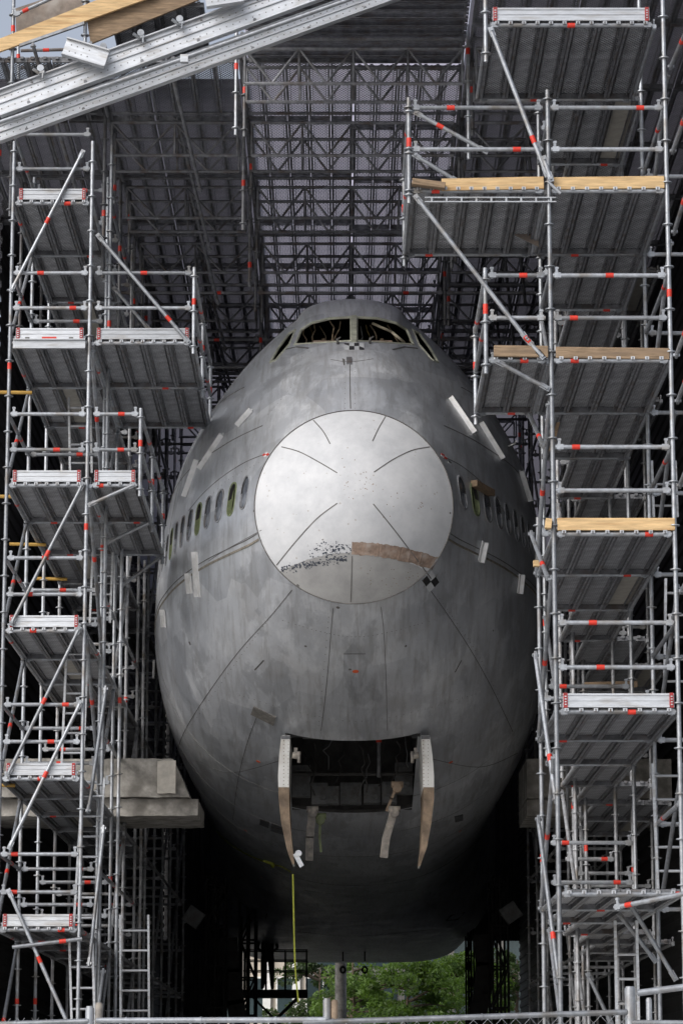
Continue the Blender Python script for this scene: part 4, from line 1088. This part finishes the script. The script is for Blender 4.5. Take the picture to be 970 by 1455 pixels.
slab([(22, 12), (118, -20), (118, 24), (24, 54)], 39.3, .03, 'ply', 'plywood_sheet', 'grey brown plywood sheet behind the upper left guard rail', 'plywood')
slab([(-8, 58), (-8, 76), (215, -4), (240, -30), (150, -5)], 38.9, .05, 'wood', 'timber_board', 'long pale sloping timber board at the very top left above the aluminium beams', 'board')
slab([(124, 30), (129, 62), (295, -6), (330, -30), (240, -25)], 39.0, .05, 'woodold', 'timber_board', 'brown sloping timber board under the pale one at the top left', 'board')
slab([(28, 66), (120, 34), (120, 30), (28, 62)], 38.85, .05, 'galv', 'steel_edge_strip', 'thin grey metal strip under the sloping timber at the top left', 'metal strip')
slab([(660, 300), (765, 350), (765, 325), (700, 296)], 34.2, .03, 'ply', 'plywood_sheet', 'brown plywood sheet under the cantilevered upper right platform', 'plywood')
slab([(795, 600), (785, 640), (779, 640), (790, 600)], DR+2.3, .04, 'woodold', 'timber_board', 'short upright brown board leaning behind the right tower standard', 'board')
def ladder(u0, v0, u1, v1, D, W, label):
    a = P(u0, v0, D); b = P(u1, v1, D); t = thing('ladder', label, 'ladder', b, 'ladders inside the scaffold bays')
    d = a-b; L = d.length; dn = d.normalized()
    for s in (0, W): 
        bm = bmesh.new(); box(bm, (0, 0, L/2), (.03, .055, L)); put('side_rail', fin(bm, 'side_rail', 'alu'), t, b+Vector((s, 0, 0)), d.to_track_quat('Z', 'Y') if abs(dn.x) > 1 else Vector((0, 0, 1)).rotation_difference(dn))
    n = int(L/.28); key = ('rung', round(W, 2))
    if key not in cache:
        bm = bmesh.new(); cyl(bm, (0, 0, 0), (W, 0, 0), .016, 8); cache[key] = fin(bm, 'rung', 'alu', True)
    for i in range(n): put('rung', cache[key], t, b+dn*(.15+i*.28))
ladder(96, 905, 88, 1085, DL+1.9, .30, 'aluminium ladder in the left tower between the fourth and fifth decks down')
ladder(98, 565, 100, 672, DL+3.2, .32, 'aluminium ladder in the left tower above the window level deck')
ladder(118, 1105, 105, 1320, DL+1.6, .30, 'aluminium ladder in the left tower below the concrete beam')
ladder(99, 1335, 103, 1480, DL+.8, .31, 'lowest aluminium ladder of the left tower, below the bottom deck')
ladder(171, 1300, 172, 1480, DL+2.9, .40, 'wide aluminium ladder inside the left rear bay by the shelter opening')
ladder(926, 1085, 935, 1290, DR+2.4, .32, 'aluminium ladder in the right tower below the lower toe board')
ladder(873, 1308, 876, 1480, DR+2.0, .25, 'aluminium ladder at the foot of the right tower beside the fence post')
ladder(945, 822, 943, 985, DR+4.2, .30, 'aluminium ladder at the right edge of the photo above the lower toe board')
ladder(925, 655, 928, 735, DR+4.4, .30, 'aluminium ladder at the right edge above the knotty timber board')
ladder(132, 785, 128, 885, DL+4.0, .30, 'dim aluminium ladder beside the inner left standard under the narrow platform')
# ================================================================== ROOF
RF = thing('roof_scaffold', 'perforated steel roof decks and hanging tubes above the airliner', 'scaffold roof', (0, 37, CZ+14.2))
ZR = CZ+14.2
for (x0, x1) in ((-6.3, -5.36), (-5.35, -4.05), (-4.045, -2.75), (-2.745, -1.45), (-1.445, .17), (.175, 1.74), (1.745, 3.15), (3.155, 4.75), (4.755, 6.3)):
    y = 39.0 if x0 < -1.4 else 39.3 if x0 < 1.7 else 35.0; i = 0
    while y < 56 and i < 9:
        decks(RF, x0, x1, y, y+BAY, ZR+.07, 'perfopen', .32, 'roof_deck_plank'); y += BAY+.03; i += 1
decks(RF, -1.3, 1.7, 36.0, 39.25, ZR+.12, 'perfopen', .30, 'roof_deck_plank', across=True)
HX = (-5.0, -3.46, -1.43, 1.72, 3.7)
for i in range(8):
    y = 38.1+3.1*i
    for x in HX:
        if i == 0 and x < -2: continue
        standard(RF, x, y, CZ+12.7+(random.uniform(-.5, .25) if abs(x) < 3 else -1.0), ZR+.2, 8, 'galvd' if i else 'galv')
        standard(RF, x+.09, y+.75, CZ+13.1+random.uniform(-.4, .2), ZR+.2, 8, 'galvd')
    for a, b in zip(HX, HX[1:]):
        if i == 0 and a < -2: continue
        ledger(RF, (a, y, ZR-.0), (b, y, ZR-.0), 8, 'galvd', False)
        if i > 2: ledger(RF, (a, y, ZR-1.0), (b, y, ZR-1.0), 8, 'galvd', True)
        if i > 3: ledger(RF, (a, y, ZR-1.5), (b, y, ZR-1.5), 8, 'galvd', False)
for i in range(7):
    y = 38.1+3.1*i
    for x in HX: tube('roof_runner', RF, (x+.04, y, ZR-.06), (x+.04, y+3.05, ZR-.06), 'plain', None, 8, 'galvd')
    for x in (-4.2, -2.4, 2.7): brace(RF, (x, y, ZR-.1), (x+.35, y+3.0, ZR-1.2), None, 6, 'galvd')
# bright edge strips of the planks gaps
ordn = ('first', 'second', 'third', 'fourth', 'fifth', 'sixth', 'seventh', 'eighth')
def girder(x0, x1, y, ztop, h, label, m, nseg):
    t = thing('lattice_girder', label, 'lattice girder', ((x0+x1)/2, y, ztop-h), 'lattice girders under the roof decks')
    for z in (ztop, ztop-h): tube('chord', t, (x0, y, z), (x1, y, z), 'plain', None, 8, m)
    L = (x1-x0)/nseg
    for i in range(nseg+1):
        if i % 2 == 0 or i == nseg: tube('upright', t, (x0+L*i, y, ztop-h), (x0+L*i, y, ztop), 'thin', None, 6, m)
        if i < nseg:
            a, b = (ztop, ztop-h) if i % 2 == 0 else (ztop-h, ztop)
            tube('lattice_diagonal', t, (x0+L*i, y, a), (x0+L*(i+1), y, b), 'thin', None, 6, m)
for i in range(8):
    y = 38.1+3.1*i-.1
    for j, (a, b, nm_) in enumerate(((-3.4, -1.5, 'left third'), (-1.36, 1.66, 'middle'), (1.78, 3.65, 'right third'))):
        if i == 0 and j == 0: continue
        for q, dy in ((0, 0), (1, .75)):
            girder(a+.05, b-.02, y+dy, ZR-.18, .5, '%s lattice girder of the %s pair under the roof, %s' % (('nearer', 'farther')[q], ordn[i], nm_), 'galvd', 4 if j != 1 else 8)
# aluminium sloping beams at the upper left
def bigbeam(l0, l1, r0, r1, D, label, m='alu'):
    """beam from photo x=-10 to x=620: left top/bottom v, right top/bottom v"""
    uL, uR = -12, 640
    A, B = P(uL, l0, D), P(uR, r0, D); C_, Dd = P(uL, l1, D), P(uR, r1, D)
    t = thing('aluminium_beam', label, 'beam', A)
    d = (B-A); L = d.length; x = d.normalized(); y = Vector((0, 1, 0)); z = x.cross(y)*1
    if z.z < 0: z = -z
    H = ((A-C_).length+(B-Dd).length)/2*.93
    rt = Matrix((x, y, z)).transposed(); q = rt.to_quaternion()
    def pc(nm, c, s, m_): 
        bm = bmesh.new(); box(bm, (0, 0, 0), s); bmesh.ops.bevel(bm, geom=list(bm.edges), offset=.004, segments=1, affect='EDGES')
        put(nm, fin(bm, nm, m_), t, A+rt @ Vector(c), q)
    pc('web', (L/2, .03, -H/2), (L, .012, H-.02), m); pc('flange', (L/2, .03, -.012), (L, .12, .022), m); pc('flange', (L/2, .03, -H+.012), (L, .12, .022), m)
    pc('stiffener', (L/2, .012, -H*.5), (L, .02, .018), m); pc('stiffener', (L/2, .012, -H*.22), (L, .014, .012), m)
    bm = bmesh.new(); k = 0; s = .05
    while s < L-.05:
        for zz in (-H*.34, -H*.72): cyl(bm, (s, .0225, zz), (s, .026, zz), .0085, 6)
        s += .09
    o = put('bolt_holes', fin(bm, 'bolt_holes', 'seam'), t, A, q); tag(o, kind='stuff')
    bm = bmesh.new(); s = .4
    while s < L-.1: cyl(bm, (s, .02, -H*.85), (s, -.0, -H*.85), .022, 8); cyl(bm, (s+.13, .02, -H*.15), (s+.13, .0, -H*.15), .016, 8); s += .77
    put('bolt', fin(bm, 'bolt', 'galvd'), t, A, q)
    return t, A, rt, L, H
t1 = bigbeam(131, 170, -107, -68, 35.75, 'upper of two large sloping aluminium beams crossing the top left corner')
t2 = bigbeam(176, 204, -58, -26, 35.9, 'lower of two large sloping aluminium beams crossing the top left corner', 'alu')
tb = thing('beam_tube', 'long round tube clamped between the two sloping aluminium beams', 'tube', P(-10, 178, 35.7))
tube('tube', tb, P(-10, 177, 35.7), P(262, 83, 35.7), 'plain', None, 12); tube('tube', tb, P(262, 82, 35.67), P(640, -52, 35.67), 'plain', None, 12)
bm = bmesh.new(); box(bm, (0, 0, 0), (.1, .09, .1)); put('clamp', fin(bm, 'clamp', 'alu'), tb, P(262, 84, 35.65))
for i, (u, v, lb) in enumerate(((59, 104, 'leftmost on the sloping beam'), (148, 73, 'next to the I beam stub on the sloping beam'), (201, 54, 'middle of the row on the sloping beam'), (256, 34, 'uppermost of the row on the sloping beam'))):
    t = thing('scaffold_coupler', 'small galvanised coupler with bolt, '+lb, 'coupler', P(u, v, 35.7), 'couplers on top of the sloping aluminium beams')
    bm = bmesh.new(); cyl(bm, (0, -.12, .03), (0, .1, .03), .045, 10); put('sleeve', fin(bm, 'sleeve', 'galv', True), t, P(u, v, 35.7))
    bm = bmesh.new(); cyl(bm, (-.1, -.08, .03), (-.02, -.05, -.02), .022, 8); cyl(bm, (.03, -.1, -.1), (.03, -.1, .0), .014, 6); box(bm, (.02, -.1, -.02), (.06, .03, .03)); put('bolt', fin(bm, 'bolt', 'galv', True), t, P(u, v, 35.7))
def stub(u0, v0, u1, v1, D, H, label):
    a, b = P(u0, v0, D), P(u1, v1, D-.0); d = b-a; L = d.length; t = thing('beam_stub', label, 'beam', a); q = Quaternion((0, 1, 0), -math.atan2(d.z, d.x))
    for nm_, dz, s in (('web', 0, (L, .012, H)), ('flange', H/2, (L, .11, .016)), ('flange', -H/2, (L, .11, .016))):
        bm = bmesh.new(); box(bm, (L/2, 0, dz), s); put(nm_, fin(bm, nm_, 'alu'), t, a, q)
    bm = bmesh.new()
    for i in range(4):
        for zz in (-H*.2, H*.2): cyl(bm, (.08+i*.08, -.008, zz), (.08+i*.08, -.0062, zz), .009, 6)
    put('bolt_holes', fin(bm, 'bolt_holes', 'seam'), t, a, q)
stub(92, 66, 152, 84, 35.55, .22, 'short aluminium I beam stub end lying across the sloping beam at the top left')
stub(292, 0, 345, -8, 35.55, .2, 'short aluminium I beam stub at the top edge of the photo')
# upper left: two posts, rail and a dark truss behind the boards
UL = thing('scaffold_tower', 'upper left scaffold frame rising above the sloping aluminium beams', 'scaffold', P(18, 110, DL))
tube('standard', UL, P(17, 128, DL-.2), P(18, -30, DL-.2), 'standard', .55, 12); tube('standard', UL, P(121, 60, DL-.2), P(121, -30, DL-.2), 'standard', None, 12)
tube('ledger', UL, P(20, 22, DL-.3), P(95, -12, DL-.3), 'ledger', .22, 12); tube('ledger', UL, P(26, 45, DL+2), P(27, 118, DL+2), 'plain', .5, 10)
for v in (72, 84, 96): tube('ledger', UL, P(30, v, DL+1.5), P(110, v-2, DL+1.5), 'plain', .45 if v == 72 else None, 8, 'galvd')
decks(UL, -4.4, -3.4, DL+.3, DL+2.6, P(0, 80, DL).z)
decks(UL, -3.3, -1.9, DL-.1, DL+2.4, P(0, 30, DL).z+.25)
# ================================================================== FENCE
FD = 22.0
fn = thing('chain_link_fence', 'low galvanised chain link fence with round top rail along the bottom edge', 'fence', (0, FD, 0))
rails = (((-20, 1456), (126, 1451)), ((137, 1450), (463, 1449)), ((430, 1453), (890, 1438)), ((896, 1453), (990, 1454)))
for a, b in rails:
    pa, pb = P(*a, FD), P(*b, FD); d = pb-pa; bm = bmesh.new(); cyl(bm, (0, 0, 0), d, .021, 12); 
    for i in range(int(d.length/.55)): 
        c = d*((i+.4)*.55/d.length); cyl(bm, c-Vector((.006, 0, 0)), c+Vector((.006, 0, 0)), .026, 10)
    put('top_rail', fin(bm, 'top_rail', 'galv', True), fn, pa)
for (u, v, r, m) in ((128, 1432, .032, 'galv'), (141, 1427, .028, 'strutm'), (464.5, 1421, .030, 'galv'), (475, 1423, .026, 'rust'), (894, 1404, .040, 'galv'), (922-27, 1430, .03, 'galv'), (921, 1400+20, .022, 'galv')):
    p = P(u, v, FD+.02); bm = bmesh.new(); cyl(bm, (0, 0, 0), (0, 0, p.z), r, 12); cyl(bm, (0, 0, p.z-.004), (0, 0, p.z+.012), r*.8, 12); put('fence_post', fin(bm, 'fence_post', m, True), fn, (p.x, p.y, 0))
tube('rail_bend', fn, P(905, 1411, FD+.6), P(990, 1400, FD+.6), 'plain', None, 10)
bm = bmesh.new(); x = -2.8; zt = P(500, 1452, FD).z; st_ = .052
k = 0
def fence_top(x_): 
    u = 485+x_*187.5
    return P(0, 1450 if u < 430 else 1453-(u-430)*15/460 if u < 893 else 1454, FD).z
while x < 2.85:
    zz = fence_top(x)-.02+random.uniform(-.004, .004); s = 1 if k % 2 else -1; prev = Vector((x, 0, zz+.035)); n = 34
    for i in range(n):
        nx = Vector((x+(st_*.48 if i % 2 else -st_*.48)*s, .004*(1 if i % 2 else -1), zz-i*st_))
        d = nx-prev; 
        cyl(bm, prev, nx, .0018, 3, cap=False); prev = nx
    x += st_; k += 1
o = put('chain_link_mesh', fin(bm, 'chain_link_mesh', 'galv'), fn, (0, FD-.01, 0)); tag(o, kind='stuff')
# ================================================================== UNDER AND BEHIND THE BELLY
def shoring(u0, u1, D, label, z1):
    t = thing('shoring_tower', label, 'shoring tower', P(u0, 1450, D)*1)
    t.location.z = 0; a = P(u0, 1400, D).x; b = P(u1, 1400, D).x
    for x in (a, (a+b)/2, b):
        for y in (D, D+1.5): tube('leg', t, (x, y, 0), (x, y, z1), 'plain', None, 8, 'dark')
    z = .6; i = 0
    while z < z1:
        for y in (D, D+1.5):
            tube('cross_tube', t, (a, y, z), (b, y, z), 'plain', None, 6, 'dark'); 
            tube('cross_brace', t, (a, y, z), (b, y, min(z1, z+.9)), 'plain', None, 6, 'dark') if i % 2 else tube('cross_brace', t, (b, y, z), (a, y, min(z1, z+.9)), 'plain', None, 6, 'dark')
        z += .9; i += 1
    bm = bmesh.new(); pts = [P(u1+(8 if u0 < 485 else -46), v, D-1)+Vector((0, 0, 0)) for v in ()]
    return t
shoring(292, 318, 66, 'dark steel shoring tower under the left side of the belly, farthest left', CZ+4.9)
shoring(340, 362, 72, 'dark steel shoring tower under the left belly beside the scissor lift', CZ+4.8)
shoring(700, 722, 66, 'dark steel shoring tower under the right side of the belly', CZ+4.9)
shoring(665, 673, 80, 'thin dark shoring frame in front of the bright foliage on the right', CZ+4.8)
def cradle(pts, D, label):
    t = thing('cradle_arm', label, 'support', P(*pts[-1], D)); bm = bmesh.new(); ps = [P(u, v, D)-P(*pts[-1], D) for u, v in pts]
    for a, b in zip(ps, ps[1:]):
        d = b-a; box(bm, (a+b)/2, (.3, .4, d.length*1.1), d.to_track_quat('Z', 'Y').to_matrix())
    put('arm', fin(bm, 'arm', 'dark'), t, P(*pts[-1], D))
    bm = bmesh.new(); box(bm, (0, 0, 0), (.7, .6, .08)); put('foot_plate', fin(bm, 'foot_plate', 'dark'), t, P(*pts[-1], D)-Vector((0, 0, .04)))
cradle([(325, 1335), (328, 1380), (335, 1425), (345, 1500), (346, 1590)], 68, 'curved dark steel cradle arm under the left belly')
cradle([(684, 1330), (688, 1370), (685, 1410), (676, 1450), (672, 1590)], 68, 'curved dark steel cradle arm under the right belly')
for u, lb in ((487, 'left'), (518, 'right')):
    t = thing('hanging_hook', 'small dark pulley block hanging under the belly, %s of the two' % lb, 'hook', P(u, 1360, 84))
    bm = bmesh.new(); cyl(bm, (0, 0, .4), (0, 0, 0), .02, 6); put('wire', fin(bm, 'wire', 'dark'), t, P(u, 1366, 84))
    bm = bmesh.new()
    for i in range(10):
        a0, a1 = 2*math.pi*i/10, 2*math.pi*(i+1)/10; cyl(bm, (.07*math.cos(a0), 0, .09*math.sin(a0)), (.07*math.cos(a1), 0, .09*math.sin(a1)), .035, 6)
    put('ring', fin(bm, 'ring', 'dark', True), t, P(u, 1378, 84))
# scissor lift with a worker
SD = 80; pc = P(392, 1407, SD); lift = thing('scissor_lift', 'dark scissor lift platform raised under the belly, silhouetted', 'scissor lift', (pc.x, SD, 0))
x0, x1 = P(346, 1407, SD).x, P(437, 1407, SD).x
bm = bmesh.new(); box(bm, (0, 0, 0), (x1-x0, 1.0, .2)); put('platform', fin(bm, 'platform', 'dark'), lift, ((x0+x1)/2, SD, pc.z-.1))
bm = bmesh.new(); box(bm, (0, 0, .25), (1.6, .9, .45)); 
for sx in (-.6, .6):
    for sy in (-.4, .4): cyl(bm, (sx, sy-.08, .18), (sx, sy+.08, .18), .18, 14)
put('chassis', fin(bm, 'chassis', 'dark'), lift, ((x0+x1)/2, SD, 0))
zt_ = pc.z-.2
for i in range(3):
    za, zb = .5+(zt_-.5)*i/3, .5+(zt_-.5)*(i+1)/3
    for sy in (-.38, .38):
        for s in (-1, 1):
            a = Vector(((x0+x1)/2-s*.6, SD+sy, za)); b = Vector(((x0+x1)/2+s*.6, SD+sy, zb)); d = b-a; bm = bmesh.new()
            box(bm, d/2, (.06, .05, d.length), d.to_track_quat('Z', 'X').to_matrix()); put('scissor_arm', fin(bm, 'scissor_arm', 'dark'), lift, a)
for y in (SD-.45, SD+.45):
    for x in (x0+.03, x0+.6, x1-.6, x1-.03): tube('rail_post', lift, (x, y, pc.z), (x, y, pc.z+1.05), 'thin', None, 6, 'dark')
    for dz in (.5, .78, 1.05): tube('guard_rail', lift, (x0, y, pc.z+dz), (x1, y, pc.z+dz), 'thin', None, 6, 'dark')
# person
def person(loc):
    V = [(0, 0, .92), (0, .0, 1.12), (0, -.01, 1.34), (0, -.01, 1.47), (0, -.01, 1.60), (0, -.015, 1.68)]; E = [(0, 1), (1, 2), (2, 3), (3, 4), (4, 5)]
    Rr = [(.15, .11), (.14, .10), (.17, .11), (.06, .06), (.085, .10), (.07, .09)]
    def add(c, p, r): V.append(c); E.append((p, len(V)-1)); Rr.append((r, r)); return len(V)-1
    for s in (-1, 1):
        h = add((s*.095, 0, .86), 0, .11); k = add((s*.11, -.04, .48), h, .078); a = add((s*.13, .02, .09), k, .055); add((s*.14, -.15, .04), a, .045)
        sh = add((s*.19, -.01, 1.38), 2, .06); el = add((s*.27, -.06+s*.03, 1.13), sh, .045); wr = add((s*.2, -.26, 1.05), el, .03); pa = add((s*.19, -.33, 1.04), wr, .032)
        for j, (fx, ln) in enumerate(((-.03, .07), (-.01, .085), (.01, .08), (.03, .065))): f1 = add((s*.19+fx, -.33-ln*.6, 1.035), pa, .010); add((s*.19+fx, -.33-ln, 1.015), f1, .008)
        add((s*.19-s*.05, -.34, 1.05), pa, .011)
    me = bpy.data.meshes.new('person'); me.from_pydata(V, E, []); o = link(bpy.data.objects.new('person', me)); o.location = loc
    md = o.modifiers.new('s', 'SKIN'); 
    for i, r in enumerate(Rr): me.skin_vertices[0].data[i].radius = r
    me.skin_vertices[0].data[0].use_root = True
    ms = o.modifiers.new('d', 'SUBSURF'); ms.levels = 1; ms.render_levels = 1
    bpy.context.view_layer.update(); dg = bpy.context.evaluated_depsgraph_get(); m2_ = bpy.data.meshes.new_from_object(o.evaluated_get(dg)); o.modifiers.clear(); o.data = m2_
    m2_.materials.clear(); m2_.materials.append(M['dark']); m2_.polygons.foreach_set('use_smooth', [True]*len(m2_.polygons))
    tag(o, 'worker coloured as a dark silhouette, with helmet, standing on the scissor lift under the belly', 'person')
    bm = bmesh.new(); bmesh.ops.create_uvsphere(bm, u_segments=14, v_segments=8, radius=.125)
    for v in bm.verts: v.co.z = max(-.01, v.co.z*.95)
    cyl(bm, (0, -.02, -.012), (0, -.02, 0), .15, 14); c = link(bpy.data.objects.new('helmet', fin(bm, 'helmet', 'yellow', True))); c.parent = o; c.location = (0, -.015, 1.68)
    bm = bmesh.new(); 
    for s in (-1, 1): cyl(bm, (s*.03, -.113, 1.645), (s*.03, -.10, 1.645), .01, 8)
    cyl(bm, (0, -.135, 1.60), (0, -.09, 1.63), .014, 6); box(bm, (0, -.106, 1.57), (.045, .01, .008)); c = link(bpy.data.objects.new('face', fin(bm, 'face', 'brownp'))); c.parent = o
    bm = bmesh.new(); cyl(bm, (0, 0, -.28), (0, 0, .12), .175, 14, r2=.185, cap=False)
    for v in bm.verts: v.co.y *= .72
    c = link(bpy.data.objects.new('work_vest', fin(bm, 'work_vest', 'dark', True))); c.parent = o; c.location = (0, -.005, 1.24)
person(Vector((P(380, 1405, SD).x, SD-.05, pc.z+.0)))
# beyond the shelter: street trees, column, pale building, glass building
def leafcloud(centres, n, size, seed, m):
    rnd = random.Random(seed); me = bpy.data.meshes.new('crown'); V = []; Fc = []
    for i in range(n):
        c, r = rnd.choice(centres)
        while True:
            q = Vector((rnd.uniform(-1, 1), rnd.uniform(-1, 1), rnd.uniform(-1, 1)))
            if q.length <= 1: break
        q = q.normalized()*(q.length**.45)
        p = Vector(c)+Vector((q.x*r, q.y*r, q.z*r*.62)); s = size*rnd.uniform(.6, 1.3)
        nn = Vector((rnd.gauss(0, 1), rnd.gauss(0, 1), rnd.gauss(.8, 1))).normalized(); t = nn.orthogonal().normalized(); t = Quaternion(nn, rnd.uniform(0, 6.3)) @ t; b = nn.cross(t)
        k = len(V); V += [p-t*s, p+b*s*.45, p+t*s, p-b*s*.45]; Fc.append((k, k+1, k+2, k+3))
    me.from_pydata(V, [], Fc); me.materials.append(M[m]); return me
def tree(x, y, H, spread, label, seed, m='leaf', n=9000, low=1.6, size=.09):
    rnd = random.Random(seed); t = thing('street_tree', label, 'tree', (x, y, 0)); bm = bmesh.new(); cen = []
    top = Vector((rnd.uniform(-.2, .2), 0, H*.8)); pts = [Vector((0, 0, 0)), Vector((.05, 0, H*.25)), Vector((-.05, .05, H*.5)), top]
    for i in range(3): cyl(bm, pts[i], pts[i+1], .17*(1-i*.28), 9, r2=.17*(1-(i+1)*.28))
    for i in range(22):
        f = rnd.uniform(.22, .95); base = pts[1].lerp(top, f) if f > .3 else pts[0].lerp(pts[1], .9); a = rnd.uniform(0, 6.28); L = spread*rnd.uniform(.45, 1)*(1.15-f*.6)
        e = base+Vector((math.cos(a)*L, math.sin(a)*L, rnd.uniform(-.1, .5))); e.z = max(low, e.z); mid = base.lerp(e, .5)+Vector((0, 0, .15))
        cyl(bm, base, mid, .05, 6, r2=.035); cyl(bm, mid, e, .035, 5, r2=.012)
        cen += [(e, rnd.uniform(.35, .7)), (mid+Vector((0, 0, .2)), rnd.uniform(.3, .5))]
    put('trunk', fin(bm, 'trunk', 'bark', True), t, (x, y, 0)); put('crown', leafcloud(cen, n, size, seed, m), t, (x, y, 0))
tree(P(575, 1400, 104).x, 104, 7.0, 2.9, 'fresh green leafy tree seen under the belly, between the column and the right supports', 2, n=11000, low=2.6)
tree(P(650, 1400, 108).x, 108, 7.5, 2.6, 'green tree farther right beyond the shelter, behind the thin shoring frame', 5, n=9000, low=2.4)
tree(P(505, 1380, 112).x, 112, 8.0, 2.4, 'green tree just behind the grey column beyond the shelter', 8, n=7000, low=3.2)
tree(P(455, 1400, 118).x, 118, 8.0, 3.0, 'dark tree left of the grey column beyond the shelter', 9, 'leafd', 9000, low=2.0)
tree(P(735, 1400, 110).x, 110, 8.0, 3.0, 'darker tree at the far right beyond the shelter', 12, 'leafd', 7000, low=2.0)
bm = bmesh.new(); cyl(bm, (0, 0, 0), (0, 0, 6.4), .19, 20); cyl(bm, (0, 0, 0), (0, 0, .15), .3, 20); cyl(bm, (0, 0, 6.25), (0, 0, 6.4), .26, 20)
o = put('concrete_column', fin(bm, 'concrete_column', 'concrete', True), None, (P(484, 1400, 98).x, 98, 0)); tag(o, 'round grey column beyond the shelter, in front of the trees', 'column')
bd = thing('street_building', 'pale beige building seen behind the scissor lift', 'building', (P(385, 1400, 122).x, 122, 0)); bx = P(330, 1400, 122).x-1.5; be = P(441, 1400, 122).x
bm = bmesh.new(); box(bm, ((be-bx)/2, 4, 6), (be-bx, 8, 12)); put('wall', fin(bm, 'wall', 'beige'), bd, (bx, 122, 0))
for i in range(4):
    xx = bx+.5+i*(be-bx-.6)/3.4
    bm = bmesh.new(); box(bm, (0, 0, 0), (.32, .2, 12)); put('pilaster', fin(bm, 'pilaster', 'whitep'), bd, (xx, 121.9, 6))
    for z in (2.3, 5.4, 8.6):
        bm = bmesh.new(); box(bm, (0, 0, 0), (.75, .1, 1.7)); w_ = put('window', fin(bm, 'window', 'whitep'), bd, (xx+.75, 121.97, z))
        bm = bmesh.new(); box(bm, (0, 0, 0), (.62, .04, 1.55)); put('pane', fin(bm, 'pane', 'bglass'), w_, (xx+.75, 121.91, z))
gb = thing('glass_building', 'dark glass office building behind the street trees', 'building', (3, 140, 0))
bm = bmesh.new(); box(bm, (0, 5, 12), (34, 10, 24)); put('wall', fin(bm, 'wall', 'greyclad'), gb, (3, 140, 0))
for i in range(14):
    for j in range(3):
        bm = bmesh.new(); box(bm, (0, 0, 0), (2.0, .08, 2.3)); put('window', fin(bm, 'window', 'bglass'), gb, (-12.5+i*2.35, 139.97, 2.4+j*3.1))
print('objects', len(bpy.data.objects))
